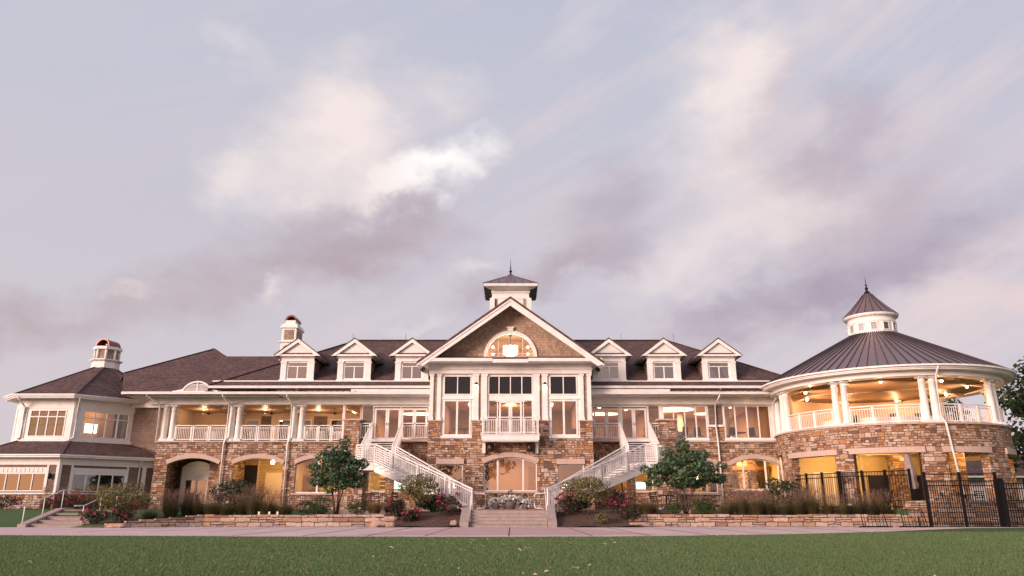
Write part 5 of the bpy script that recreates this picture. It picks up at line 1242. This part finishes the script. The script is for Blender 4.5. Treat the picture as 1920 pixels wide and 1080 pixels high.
# ------------------------------------------------------------------ plants
rng = np.random.default_rng(11)
def npmesh(name, V, F, mat, parent=None, loc=(0,0,0), smooth=False):
    me = bpy.data.meshes.new(name); n, k = F.shape
    me.vertices.add(len(V)); me.vertices.foreach_set('co', np.asarray(V, np.float32).ravel())
    me.loops.add(n*k); me.loops.foreach_set('vertex_index', F.astype(np.int32).ravel())
    me.polygons.add(n); me.polygons.foreach_set('loop_start', np.arange(0, n*k, k, dtype=np.int32)); me.polygons.foreach_set('loop_total', np.full(n, k, np.int32))
    if smooth: me.polygons.foreach_set('use_smooth', np.ones(n, bool))
    me.update(calc_edges=True); me.materials.append(mat)
    o = bpy.data.objects.new(name, me); COL.objects.link(o); o.location = loc
    if parent is not None: o.parent = parent
    return o
def unit(n, r):
    v = r.normal(size=(n,3)); return v/np.linalg.norm(v, axis=1)[:,None]
def leafcloud(blobs, n, size, seed, shell=.55, droop=.3, asp=.6):
    """leaf-sized folded faces spread through ellipsoid clumps; blobs: (cx,cy,cz,rx,ry,rz)"""
    r = np.random.default_rng(seed); B = np.array(blobs); w = B[:,3]*B[:,4]+B[:,4]*B[:,5]+B[:,3]*B[:,5]; idx = r.choice(len(B), n, p=w/w.sum())
    u = unit(n, r); rad = shell+(1-shell)*r.random(n)**.5; rad *= 1+.12*r.normal(size=n)
    C = B[idx,:3]+u*B[idx,3:]*rad[:,None]
    nrm = u*.6+unit(n, r)*.7+np.array([0,0,.45]); nrm /= np.linalg.norm(nrm, axis=1)[:,None]
    d = np.cross(nrm, unit(n, r)); d[:,2] -= droop; d -= nrm*(d*nrm).sum(1)[:,None]; d /= np.linalg.norm(d, axis=1)[:,None]
    s = np.cross(nrm, d); L = size*(.65+.7*r.random(n))[:,None]
    a = C-d*L*.5; b = C+s*L*asp*.5+nrm*L*.08; c = C+d*L*.5-nrm*L*.12; e = C-s*L*asp*.5+nrm*L*.08
    V = np.stack([a,b,c,e], 1).reshape(-1,3); i = np.arange(n)*4
    F = np.concatenate([np.stack([i,i+1,i+2],1), np.stack([i,i+2,i+3],1)])
    return V, F
G = leafmat('tree_leaf_green', [(.035,.072,.034),(.07,.125,.056),(.115,.19,.09),(.05,.098,.052),(.17,.24,.13)], .25)
OL = leafmat('shrub_leaf_olive', [(.10,.12,.04),(.17,.17,.055),(.25,.20,.075),(.08,.105,.035),(.28,.18,.09)], .3)
DK = leafmat('dark_shrub_leaf', [(.015,.028,.016),(.03,.048,.026),(.05,.075,.038),(.02,.032,.02)], .15)
BX = leafmat('boxwood_leaf', [(.02,.042,.014),(.04,.075,.022),(.075,.115,.03)], .2)
RS = leafmat('rose_leaf', [(.022,.032,.016),(.045,.05,.026),(.07,.045,.032)], .2)
PK = leafmat('rose_petal', [(.38,.03,.09),(.50,.08,.16),(.30,.02,.06)], .25)
WHF = leafmat('white_petal', [(.75,.72,.70),(.85,.82,.8)], .2)
FG = leafmat('far_tree_leaf', [(.010,.022,.010),(.02,.042,.016),(.04,.07,.022),(.075,.085,.03)], .2)
BARK = paint('grey_brown_bark', (.10,.07,.058), .9, .3, 12., .1)
GB = leafmat('ornamental_grass_blade', [(.09,.09,.038),(.13,.12,.05),(.18,.13,.07),(.07,.08,.034)], .3)
GB2 = leafmat('olive_grass_blade', [(.10,.11,.04),(.15,.14,.06),(.19,.15,.08),(.08,.095,.035)], .3)
GP = leafmat('reddish_grass_plume', [(.20,.105,.08),(.29,.175,.13),(.15,.08,.062),(.34,.23,.17)], .3)
GT = leafmat('tan_grass_blade', [(.22,.16,.07),(.30,.21,.11),(.15,.13,.05)], .3)
def tree(name, label, loc, blobs, stems, n, size, mat, seed, cat='tree', group=None, asp=.7):
    t = thing(name, label, cat, loc, group)
    V, F = leafcloud(blobs, n, size, seed, asp=asp); npmesh('crown', V, F, mat, t)
    m = MB()
    for st in stems: m.tube(st[0], st[1], 7, r1=st[2])
    o = m.build('trunk' if cat == 'tree' else 'stems', BARK); o.parent = t
    return t
def blobcrown(cx, cz, rx, rz, k, seed, br=.45, ry=None):
    r = random.Random(seed); out = []; ry = ry or rx
    for i in range(k):
        a = i*2.39996+r.uniform(-.4,.4); h = 1-2*(i+.5)/k; q = math.sqrt(max(0,1-h*h)); s = r.uniform(.62,.9)
        b = br*r.uniform(.7,1.3)
        out.append((cx+rx*s*q*math.cos(a), ry*s*q*math.sin(a), cz+rz*s*h, rx*b, ry*b, rz*b*r.uniform(.55,.8)))
    return out
def multistem(k, z0, z1, spread, r0, seed):
    r = random.Random(seed); out = []
    for i in range(k):
        a = i*2*math.pi/k+r.uniform(-.4,.4); s = spread*r.uniform(.5,1.1); p = []
        for q in (0,.3,.6,1): p.append((.08*math.cos(a)+s*q**1.4*math.cos(a)+r.uniform(-.03,.03), .08*math.sin(a)+s*q**1.4*math.sin(a), z0+(z1-z0)*q))
        out.append((p, r0*r.uniform(.7,1.1), r0*.35))
    return out
tree('ornamental_tree', 'small bushy green tree with clustered stems before the left wing', (-8.95,40.6,.6),
     blobcrown(0,2.2,1.25,1.25,22,3,.30)+[(0,0,2.3,.7,.7,.7),(-1.0,0,1.6,.5,.5,.25),(.95,.1,1.5,.55,.5,.25),(.25,0,3.5,.35,.35,.4),(-.5,.1,3.2,.35,.35,.3),(1.25,0,2.5,.35,.4,.25),(-1.3,0,2.35,.3,.3,.25)], multistem(7,-.1,2.1,.55,.045,1), 3900, .165, G, 5)
tree('ornamental_tree', 'wider spreading green tree with many thin stems before the right wing', (9.05,40.6,.6),
     blobcrown(.1,2.15,1.75,1.05,28,8,.27,1.4)+[(0,0,2.2,.9,.8,.6),(-1.6,0,1.55,.5,.5,.22),(1.75,0,1.75,.55,.5,.25),(.0,0,3.4,.38,.4,.45),(-.8,0,3.05,.4,.4,.3),(.95,0,2.95,.45,.4,.3),(2.0,0,2.4,.35,.3,.2),(-1.95,0,2.2,.35,.3,.2)], multistem(10,-.1,1.9,.85,.04,2), 4700, .165, G, 6)
def shrub(name, label, x, y, w, h, n, size, mat, seed, z=None, group=None, lift=.0, stems=True, dense=14, cat='shrub'):
    z = hgt(x,y) if z is None else z; c = h*(.5+lift*.5)
    bl = blobcrown(0,c,w*.5*.8,h*.5*(1-lift)*.85,dense,seed,.5)
    st = multistem(5,-.05,h*.55,w*.22,.02,seed) if stems else [([(0,0,-.05),(0,0,h*.4)],.03,.015)]
    return tree(name, label, (x,y,z), bl, st, n, size, mat, seed, cat, group)
shrub('deciduous_shrub', 'yellow green leafy shrub on bare stems in the left mulch bed', -4.55,39.3,2.5,2.0,2600,.10,OL,21,lift=.25)
shrub('deciduous_shrub', 'yellow green leafy shrub on bare stems in the right mulch bed', 3.75,38.7,2.5,2.1,2600,.10,OL,22,lift=.25)
shrub('deciduous_shrub', 'yellowing open shrub beside the left side steps', -18.6,37.6,2.7,1.75,2100,.10,OL,23,z=.35,lift=.1)
shrub('deciduous_shrub', 'small green shrub at the feet of the right yellow green shrub', 4.4,37.4,.8,.6,450,.08,OL,24)
def rose(x, y, w, h, nf, seed, label, z=None):
    t = shrub('rose_bush', label, x, y, w, h, 1100, .075, RS, seed, z=z, cat='rose bush')
    r = random.Random(seed); fl = None
    for i in range(nf):
        a = r.uniform(0,6.28); hh = r.uniform(.3,1.0); q = math.sqrt(max(.05,1-(hh*1.1-.45)**2*1.2)); p = (w*.5*q*math.cos(a)*r.uniform(.75,1), w*.5*q*math.sin(a)*r.uniform(.75,1)-.03, h*hh)
        if fl is None:
            V, F = leafcloud([(0,0,0,.05,.05,.04)], 14, .075, seed+900, asp=.9); fl = npmesh('blossom', V, F, PK, t, p)
        else:
            c = fl.copy(); COL.objects.link(c); c.parent = t; c.location = p; c.rotation_euler = (r.random(),r.random(),r.random()*6); k = r.uniform(.7,1.25); c.scale = (k,k,k)
rose(-4.75,37.9,1.0,.62,22,31,'low pink rose bush at the front of the left mulch bed')
rose(-3.0,38.6,1.35,1.1,40,32,'tall pink rose bush against the left staircase foot')
rose(-5.55,38.4,.9,.9,9,33,'sparse rose bush at the left end of the left mulch bed')
rose(2.75,38.7,1.2,1.15,36,34,'tall pink rose bush against the right staircase foot')
rose(5.35,38.9,1.2,1.2,38,35,'bright pink rose bush at the right of the right mulch bed')
rose(5.75,37.9,1.1,.75,7,36,'low mostly green rose bush above the end of the right stone wall')
rose(-19.2,36.5,1.2,.85,16,37,'rose bush with few pink blooms nearest the left side steps',.1)
rose(-17.9,36.7,1.2,1.0,18,38,'rose bush with few pink blooms beneath the yellowing shrub',.2)
rose(-25.2,44.6,1.9,.95,55,39,'red flowering bush under the lit lower windows of the octagonal wing')
rose(-28.5,44.4,1.8,.8,16,40,'dark flowering bush under the left lower window of the octagonal wing')
for x, y, w, h, l, sd in ((-14.3,41.0,2.9,1.95,'dark glossy shrub growing before the lit arched doorway',41),(14.6,41.6,2.4,2.0,'dark glossy shrub growing before the right arched window',42),(-3.9,40.6,1.8,1.0,'dark low shrub behind the left pink roses',43),(3.4,40.6,1.8,1.0,'dark low shrub behind the right pink roses',44)):
    shrub('broadleaf_shrub', l, x, y, w, h, 1900, .12, DK, sd, lift=.1 if h > 1.2 else 0)
for x, y, w, h, l, sd in ((-10.4,40.4,1.25,.85,'rounded boxwood left of the small left tree',51),(-9.55,39.4,1.1,.6,'low boxwood in front of the small left tree trunk',52),(-7.75,40.0,1.25,.85,'rounded boxwood right of the small left tree',53),(-10.0,42.0,1.6,1.0,'boxwood behind the small left tree by the wall',54),(8.2,39.6,1.15,.7,'boxwood left of the small right tree trunk',55),(9.75,39.6,1.2,.75,'boxwood right of the small right tree trunk',56),(10.2,41.5,1.4,.9,'boxwood behind the small right tree',57),(-6.3,42.3,2.6,.75,'low hedge like boxwood beneath the left staircase',58)):
    shrub('boxwood', l, x, y, w, h, 1500, .055, BX, sd, stems=False)
# ornamental grass
def grassclump(name, label, loc, h, spread, nb, npl, seed, bm, pm, group):
    r = np.random.default_rng(seed); t = thing(name, label, 'grass clump', loc, group); t['kind'] = 'thing'
    a = r.random(nb)*2*np.pi; lean = spread*(r.random(nb)**.7); H = h*(.35+.7*r.random(nb)**.8); base = .26*np.sqrt(r.random(nb))
    dx, dy = np.cos(a), np.sin(a); w = .006+.006*r.random(nb); px_, py_ = -dy, dx; V = []; 
    for q in (0,.4,.75,1.):
        k = lean*q**1.45; z = H*(q-.42*q**3*(lean/spread)); cx_ = base*dx+k*dx; cy_ = base*dy+k*dy; ww = w*(1-q*.85)
        V.append(np.stack([cx_-px_*ww, cy_-py_*ww, z],1)); V.append(np.stack([cx_+px_*ww, cy_+py_*ww, z],1))
    V = np.stack(V,1).reshape(-1,3); i = np.arange(nb)*8; F = np.concatenate([np.stack([i+2*k,i+2*k+1,i+2*k+3,i+2*k+2],1) for k in range(3)])
    npmesh('blades', V, F, bm, t)
    if npl:
        a = r.random(npl)*2*np.pi; ln = spread*.95*(r.random(npl)**.6); H = h*(.72+.42*r.random(npl)); k = 16
        base = np.stack([ln*np.cos(a), ln*np.sin(a), H],1); c = np.repeat(base,k,0); q = np.tile(np.linspace(-.5,.5,k), npl)
        ax_ = np.stack([.35*np.cos(a),.35*np.sin(a),np.ones(npl)],1); c = c+np.repeat(ax_,k,0)*(q*.26)[:,None]+r.normal(size=(npl*k,3))*.022
        d = unit(npl*k, r)*.035; d[:,2] += .025; s = unit(npl*k, r)*.012
        V = np.stack([c-s,c+s,c+d],1).reshape(-1,3); npmesh('seed_sprays', V, np.arange(npl*k*3).reshape(-1,3), pm, t)
    return t
ORD = ['first','second','third','fourth','fifth','sixth','seventh','eighth','ninth','tenth','eleventh','twelfth','thirteenth','fourteenth','fifteenth','sixteenth']
gx = [grassclump('ornamental_grass', 'x', (0,-500,0), [1.2,.95,1.3,1.05,1.15][i], [1.0,.9,.85,1.1,.75][i], 900, [120,45,150,70,120][i], 61+i, [GB,GB2,GB,GB2,GB][i], GP, 'reddish ornamental grasses along the stone walls') for i in range(5)]
left = [(-17.3,38.0),(-16.7,38.9),(-16.2,39.6),(-15.6,39.5),(-14.9,39.5),(-14.2,39.5),(-13.5,39.7),(-12.85,39.6),(-12.1,39.6),(-11.3,39.7)]
right = [(10.85,39.4),(11.6,39.5),(12.3,39.3),(12.95,39.6),(13.7,39.4),(14.4,39.4),(15.1,39.5),(15.9,39.4),(16.6,39.3),(17.3,39.5),(18.0,39.4),(18.6,39.6),(12.0,41.0),(13.2,41.2),(15.5,41.0)]
used = set()
def put(gi, x, y, s, label, rz):
    o = gx[gi]
    if gi not in used: used.add(gi); o.location = (x,y,hgt(x,y)); o.rotation_euler.z = rz; o.scale = (s,)*3; o['label'] = label
    else: clone(o, (x,y,hgt(x,y)), rz, s, label)
for i, (x,y) in enumerate(left): put((i*3+1)%5, x, y, .72+.3*((i*37)%10)/10, ORD[i]+' reddish grass clump from the left along the left stone wall', i*1.3)
for i, (x,y) in enumerate(right): put((i*2)%5, x, y, .72+.36*((i*53)%10)/10, (ORD[i]+' reddish grass clump from the left along the right stone wall') if i < 12 else ORD[i-12]+' reddish grass clump from the left in the rear row by the right arched window', i*1.7)
yg = grassclump('fountain_grass', 'yellowing fountain grass mound beside the left stone wall end', (-6.9,40.2,.6), .75, .6, 700, 0, 71, GT, GP, 'yellowing fountain grasses')
clone(yg, (-6.2,40.9,.62), 1.0, .9, 'yellowing fountain grass mound behind the first, beneath the left staircase'); clone(yg, (6.9,40.0,.6), 2.0, 1.05, 'yellowing fountain grass mound left of the right boxwoods'); clone(yg, (7.3,41.2,.65), 2.6, 1.0, 'yellowing fountain grass mound behind the right boxwoods'); clone(yg, (6.3,40.9,.65), .6, .95, 'yellowing fountain grass mound beneath the right staircase')
tg = grassclump('feather_grass', 'x', (0,0,0), 1.15, .3, 360, 70, 72, GT, leafmat('tan_plume',[(.34,.22,.14),(.42,.29,.19)],.3), 'tan feather grasses under the octagon windows')
pts = [(-26.9,45.6),(-26.35,46.1),(-25.8,46.6),(-25.3,47.1),(-24.8,47.6),(-24.3,48.1)]
pos = ['nearest the corner of the octagonal wing','second from the corner of the octagonal wing','third from the corner of the octagonal wing','fourth from the corner of the octagonal wing','fifth from the corner of the octagonal wing','nearest the stone porch corner']
for i, (x,y) in enumerate(pts):
    l = 'tan feather grass under the dark octagon window, '+pos[i]
    if i == 0: tg.location = (x,y,.8); tg['label'] = l
    else: clone(tg, (x,y,.8), i*1.1, .9+.04*i, l)
# urns
def urn(x, y, r, label, seed):
    t = thing('flower_urn', label, 'planter', (x,y,.79)); z = .79; k = r/.3
    part(MB().lathe([(r*.55,z),(r*.6,z+.03*k),(r*.9,z+.18*k),(r*1.0,z+.34*k),(r*.92,z+.44*k),(r*1.06,z+.47*k),(r*1.06,z+.50*k),(r*.9,z+.50*k)],x,y,20), 'pot', 'terracotta', t)
    zt = .5*k
    V, F = leafcloud([(0,0,zt+.02,r*1.15,r*.95,.13),(0,0,zt+.30*k,r*.55,r*.45,.2),(-r,-.1,zt-.12,r*.6,r*.5,.2),(r,-.1,zt-.12,r*.6,r*.5,.2)], 420, .10, seed); npmesh('foliage', V, F, BX, t)
    V, F = leafcloud([(0,-.10,zt+.06,r*1.4,r*1.15,.16),(-r*1.05,-.12,zt-.08,r*.6,r*.55,.2),(r*1.05,-.12,zt-.08,r*.6,r*.55,.2)], 420, .12, seed+1, shell=.95, asp=.95); npmesh('blossoms', V, F, WHF, t)
urn(0,45.0,.34,'large grey urn of trailing white flowers below the arched bay window',81); urn(-.82,45.2,.26,'smaller urn of white flowers on the left of the large urn',82); urn(.85,45.1,.26,'smaller urn of white flowers on the right of the large urn',83)
# background trees
def bigtree(x, y, h, w, seed, label, z=.8):
    r = random.Random(seed); bl = []
    for i in range(46):
        a = r.uniform(0,6.28); t_ = r.uniform(.22,1); q = math.sin(math.pi*min(1,.12+.86*t_))**.6*r.uniform(.3,1)
        s = w*r.uniform(.12,.22); bl.append((w*.5*q*math.cos(a), w*.5*q*math.sin(a), h*(.12+.86*t_), s, s, s*.7))
    st = [([(0,0,-1),(.1,0,h*.3),(0,.1,h*.7)], .35, .1)]
    for i in range(6): a = r.uniform(0,6.28); st.append(([(0,0,h*r.uniform(.2,.5)),(w*.2*math.cos(a),w*.2*math.sin(a),h*.6),(w*.36*math.cos(a),w*.36*math.sin(a),h*.75)], .12, .03))
    tree('broadleaf_tree', label, (x,y,z), bl, st, 9000, .42, FG, seed, 'tree', 'trees behind the pavilion')
bigtree(45.2,62,12.0,10,91,'tall dark tree with browning leaves right behind the round pavilion')
bigtree(36.0,84,10.5,12,92,'dark tree glimpsed between the pavilion columns'); bigtree(48,88,11.5,13,93,'dark tree standing beyond the low outbuilding roof')
bigtree(58,72,12,12,94,'dark leafy tree at the edge beyond the tall tree')
# treeline behind the photographer, seen mirrored in the windows
V = []; F = []; n0 = 0; r_ = random.Random(3)
for i in range(26):
    x = -148+i*11+r_.uniform(-2,2); y = -75+r_.uniform(-8,8); hh = r_.uniform(14,18) if -42 < x < -2 else r_.uniform(3,4.2); w_ = hh*.75
    bl = [(x+w_*.5*r_.uniform(-1,1)*q, y+w_*.4*r_.uniform(-1,1), hh*(1-.8*q), w_*.25, w_*.25, w_*.2) for q in [r_.random() for _ in range(14)]]
    v, f = leafcloud(bl, 500, 1.3, 300+i); V.append(v); F.append(f+n0); n0 += len(v)
g = npmesh('treeline', np.concatenate(V), np.concatenate(F), FG); tag(g, 'far line of dark trees across the lawn mirrored in the windows', 'treeline', kind='stuff')
# lawn blades: one mass nobody could count
def blades(n, x0, x1, y0, y1, seed, sc):
    r = np.random.default_rng(seed); u = r.random(n); y = y0*(y1/y0)**u
    x = (r.random(n)-.5)*2*(y*.72+1.0)
    ed = np.interp(x, [e[0] for e in edge], [e[1] for e in edge]); k = y < ed-.03; x, y = x[k], y[k]; n = len(x)
    pt = np.sin(x*.9+2*np.sin(y*.35))*np.cos(y*.7+x*.2)
    h = (.022+.022*r.random(n))*(.9+.2*pt)*sc; w = h*(.09+.07*r.random(n))*(1+.05*y); a = r.random(n)*2*np.pi; l = h*(r.random(n)*.9)
    c, s = np.cos(a), np.sin(a); b = r.random(n)*2*np.pi
    V = np.stack([np.stack([x-c*w,y-s*w,np.full(n,.0)],1), np.stack([x+c*w,y+s*w,np.full(n,.0)],1), np.stack([x+np.cos(b)*l,y+np.sin(b)*l,h],1)],1).reshape(-1,3)
    return V
LB = leafmat('lawn_blade', [(.075,.14,.05),(.11,.195,.07),(.145,.225,.09),(.085,.155,.058),(.25,.24,.125)], .3)
V = blades(640000, -30, 30, 7.5, 29, 5, 1.15)
g = npmesh('lawn_grass', V, np.arange(len(V)).reshape(-1,3), LB); tag(g, 'short mown grass blades covering the front lawn', 'grass', kind='stuff')
# fallen leaves
LF = [(512,1043),(577,1072),(455,1071),(110/3,1048),(56,1052),(98,1053),(832,1054),(860,1064),(890,1069),(910,1070),(797,1058),(733,1076),(677,1028),(733,1026),(799,1023),(812,1017),(838,1016),(849,1018),(862,1020),(866,1021),(881,1017),(902,1023),(909,1026),(943,1020),(951,1053),(921,1046),(984,1049),(994,1046),(1021,1040),(1025,1070),(1080,1064),(1084,1063),(1074,1063),(1106,1058),(1133,1020),(1135,1018),(1152,1017),(1230,1032),(1081,1044),(974,1030),(985,1027),(998,1029),(985,1030),(1032,1017),(1111,1077),(974,1014),(1003,1076),(980,1074),(1694,1035),(1815,1010),(1753,1078),(788,1010),(868,1031),(885,1012),(915,1010),(645,1034),(700,1043),(1068,1018),(1595,1030),(1812,1011)]
CSx, SNx = math.cos(R(16.3)), math.sin(R(16.3)); lr = random.Random(9); base = None
for i, (px_, py_) in enumerate(LF):
    v_ = (540-py_)/1420; u_ = (px_-960)/1420; t_ = (.05-.8)/(SNx+v_*CSx); x, y = .1+u_*t_, t_*(CSx-v_*SNx)
    if base is None:
        m = MB(); n = 7; v = []
        for k in range(n):
            q = k/(n-1); w = .034*math.sin(math.pi*min(1,q*.9+.08)); z = .012*math.sin(q*3)
            v += [(-.06+.12*q,-w,z+.012),( -.06+.12*q,0,z),(-.06+.12*q,w,z+.014)]
        f = []
        for k in range(n-1):
            for c_ in (0,1): a_ = k*3+c_; f.append((a_,a_+1,a_+4,a_+3))
        f.append((0,2,1)); m.add(v, f, smooth=True); m.tube([(-.06,0,.0),(-.10,.01,.01)], .003, 4)
        base = m.build('fallen_leaf', S['leafdry']); o = base; tag(o, 'pale dry fallen leaf lying on the green lawn', 'leaf', 'fallen leaves on the lawn')
    else: o = base.copy(); COL.objects.link(o)
    o.location = (x,y,.035); o.rotation_euler = (lr.uniform(-.5,.5),lr.uniform(-.5,.5),lr.uniform(0,6.28)); k = lr.uniform(.4,.75)*(1.2 if y > 15 else .75); o.scale = (k,k,k*1.3)
# ------------------------------------------------------------------ sky, sun, camera
W = bpy.data.worlds.new('World'); scene.world = W; W.use_nodes = True
nt = W.node_tree; nt.nodes.clear()
class WN(NT):
    def __init__(self): self.t = nt; self.n = nt.nodes; self.l = nt.links
w = WN()
tc = w.n.new('ShaderNodeTexCoord').outputs['Generated']
sp = w.n.new('ShaderNodeSeparateXYZ'); w.l.new(tc, sp.inputs[0]); X, Y, Z = sp.outputs
az = w.m2('ARCTAN2', X, Y); el = w.m2('ARCSINE', Z)
# slow warp so that the clouds have ragged, wind-drawn edges
P = w.comb(az, el, 0.)
na = w.noise(w.scale(P, (5.,9.,1)), 1., 4., .6); nb = w.noise(w.scale(P, (6.,8.,1)), 1.3, 4., .6)
azw = w.m2('ADD', az, w.m2('MULTIPLY', w.m2('SUBTRACT', na, .5), .20)); elw = w.m2('ADD', el, w.m2('MULTIPLY', w.m2('SUBTRACT', nb, .5), .14))
def blob(a, e, sa, se, rot, amp):
    c, s = math.cos(rot), math.sin(rot)
    da = w.m2('SUBTRACT', azw, a); de = w.m2('SUBTRACT', elw, e)
    p = w.m2('ADD', w.m2('MULTIPLY', da, c/sa), w.m2('MULTIPLY', de, s/sa)); q = w.m2('ADD', w.m2('MULTIPLY', da, -s/se), w.m2('MULTIPLY', de, c/se))
    r2 = w.m2('ADD', w.m2('MULTIPLY', p, p), w.m2('MULTIPLY', q, q))
    return w.m2('MULTIPLY', w.m2('EXPONENT', w.m2('MULTIPLY', r2, -1.)), amp)
def total(L):
    t = None
    for b in L:
        v = blob(*b); t = v if t is None else w.m2('ADD', t, v)
    return t
bright = total([(-.262,.500,.075,.065,.7,.75),(-.225,.455,.06,.05,.3,.5),(-.15,.420,.08,.022,.3,1.0),(-.379,.400,.045,.038,.4,.65),(-.30,.395,.05,.04,.3,.45),(.316,.540,.065,.075,.7,.75),(.30,.42,.06,.075,.6,.40),(-.111,.537,.079,.030,-.2,.35),(-.406,.559,.05,.025,-.3,.35),(-.318,.264,.030,.014,.5,.65),(.219,.305,.10,.035,.25,.5),(.60,.224,.11,.032,.2,.65),(-.473,.245,.03,.013,.2,.4),(-.130,.242,.043,.014,.25,.5),(-.059,.309,.030,.014,.4,.5),(.371,.335,.07,.045,.4,.40),(.45,.60,.14,.05,.45,.28),(.12,.62,.10,.04,.3,.25),(.30,.45,.17,.15,.7,.28),(-.25,.44,.16,.10,.4,.22),(.05,.33,.08,.04,.6,.25),(.52,.38,.12,.09,.5,.22)])
dark = total([(-.165,.345,.10,.050,.35,.72),(-.24,.37,.09,.04,.3,.45),(-.400,.270,.10,.045,.35,.62),(-.563,.200,.12,.032,.15,.7),(-.27,.30,.08,.03,.3,.4),(.066,.305,.08,.022,.25,.6),(.342,.240,.18,.034,.22,.7),(.128,.375,.085,.06,.6,.6),(.335,.465,.10,.030,.8,.75),(.415,.426,.11,.040,.6,.75),(.447,.330,.13,.05,.5,.6),(.55,.30,.13,.035,.45,.4),(-.05,.27,.07,.022,.3,.45)])
st = w.noise(w.comb(w.m2('ADD', w.m2('MULTIPLY', az, 2.2), w.m2('MULTIPLY', el, 1.6)), w.m2('SUBTRACT', w.m2('MULTIPLY', el, 15.), w.m2('MULTIPLY', az, 7.)), .3), 1., 4., .6)
fine = w.noise(w.scale(P, (7,13,1)), 1.0, 6., .62)
sky = w.n.new('ShaderNodeTexSky'); sky.sky_type = 'NISHITA'; sky.sun_disc = False
SUN_EL, SUN_AZ = R(9), R(228)          # azimuth from +Y clockwise: behind the camera, to the left
sky.sun_elevation = SUN_EL; sky.sun_rotation = SUN_AZ; sky.altitude = 200; sky.dust_density = 2.5; sky.ozone_density = 1.5
K = 10.  # the Background runs at 0.1
def C(r, g, b):
    f = lambda s: (s/255/12.92 if s/255 <= .04045 else ((s/255+.055)/1.055)**2.4)*K
    return (f(r), f(g), f(b))
base = w.ramp(w.mapr(el, 0., 1.2), [(0,C(226,206,204)),(.15,C(214,202,208)),(.3,C(206,201,211)),(.45,C(197,201,215)),(1,C(150,165,205))])
vary = w.mix(w.mapr(az, -.6, .6), C(206,203,214), C(202,196,213)); base = w.mix(.35, base, vary)
col = w.mix(.10, base, sky.outputs[0])
edge_n = w.m2('MULTIPLY', w.m2('SUBTRACT', fine, .5), 1.1)
dk = w.mapr(w.m2('ADD', dark, w.m2('MULTIPLY', edge_n, w.m2('MINIMUM', w.m2('MULTIPLY', dark, 2.), 1.))), .10, .95)
bz = w.mapr(w.m2('ADD', bright, w.m2('MULTIPLY', edge_n, w.m2('MINIMUM', w.m2('MULTIPLY', bright, 2.), 1.))), .12, 1.05)
def clamp01(v): return w.m2('MINIMUM', w.m2('MAXIMUM', v, 0.), 1.)
col = w.mix(clamp01(w.m2('MULTIPLY', w.mapr(st, .46, .72), w.mapr(az, -.5, .5, .15, .75))), col, C(222,207,210))
col = w.mix(clamp01(w.m2('MULTIPLY', dk, .95)), col, w.mix(w.mapr(az, -.5, .5), C(183,165,170), C(168,155,173)))
col = w.mix(clamp01(bz), col, w.mix(w.mapr(az,.35,.6), C(238,225,223), C(236,212,207)))
core = w.mapr(w.m2('ADD', total([(-.085,.445,.055,.034,.25,1.2),(-.14,.425,.07,.022,.35,.6)]), w.m2('MULTIPLY', edge_n, .5)), .15, 1.5)
col = w.mix(clamp01(core), col, C(255,250,248))
# sunset side behind the camera
dirv = Vector((math.sin(SUN_AZ), math.cos(SUN_AZ), 0))
fr = w.m2('ADD', w.m2('MULTIPLY', X, dirv.x), w.m2('MULTIPLY', Y, dirv.y))
low = w.mapr(el, .75, .02, 0., 1.)
gl = w.m2('MULTIPLY', w.m2('MULTIPLY', w.mapr(fr, .1, 1.), w.mapr(fr, .1, 1.)), low)
bk = w.noise(w.scale(tc, (3,3,9)), 1., 4., .6)
sunset = w.mix(w.mapr(el, .03, .30), (K*3.0,K*1.25,K*.5), (K*1.5,K*1.05,K*1.05))
col = w.mix(clamp01(w.m2('MULTIPLY', gl, w.mapr(bk, .3, .7, .55, 1.15))), col, sunset)
col = w.mix(w.mapr(el, -.005, -.02), col, (K*.06,K*.06,K*.045))
bg = w.n.new('ShaderNodeBackground'); bg.inputs[1].default_value = .1; w.l.new(col, bg.inputs[0])
wo = w.n.new('ShaderNodeOutputWorld'); w.l.new(bg.outputs[0], wo.inputs[0])
sd = bpy.data.lights.new('sun', 'SUN'); sd.energy = 4.6; sd.angle = R(24); sd.color = (1,.735,.625)
so = bpy.data.objects.new('sun', sd); COL.objects.link(so)
so.rotation_euler = Vector((math.sin(SUN_AZ)*math.cos(SUN_EL+R(6)), math.cos(SUN_AZ)*math.cos(SUN_EL+R(6)), math.sin(SUN_EL+R(6)))).to_track_quat('Z', 'Y').to_euler()
cam = bpy.data.cameras.new('camera'); cam.lens = 36*1420/1920; cam.sensor_width = 36; cam.clip_end = 2000; cam.clip_start = .05
co = bpy.data.objects.new('camera', cam); COL.objects.link(co); co.location = (.1,0,.8); co.rotation_euler = (R(90+16.3),0,0); scene.camera = co
scene.view_settings.view_transform = 'Standard'; scene.view_settings.look = 'None'; scene.view_settings.exposure = .08; scene.view_settings.gamma = 1
scene.render.engine = 'CYCLES'; cy_ = scene.cycles
cy_.use_denoising = True; cy_.max_bounces = 7; cy_.diffuse_bounces = 3; cy_.glossy_bounces = 3; cy_.transmission_bounces = 4; cy_.transparent_max_bounces = 12
cy_.sample_clamp_indirect = 6; cy_.caustics_reflective = False; cy_.caustics_refractive = False
try: cy_.denoiser = 'OPENIMAGEDENOISE'
except Exception: pass
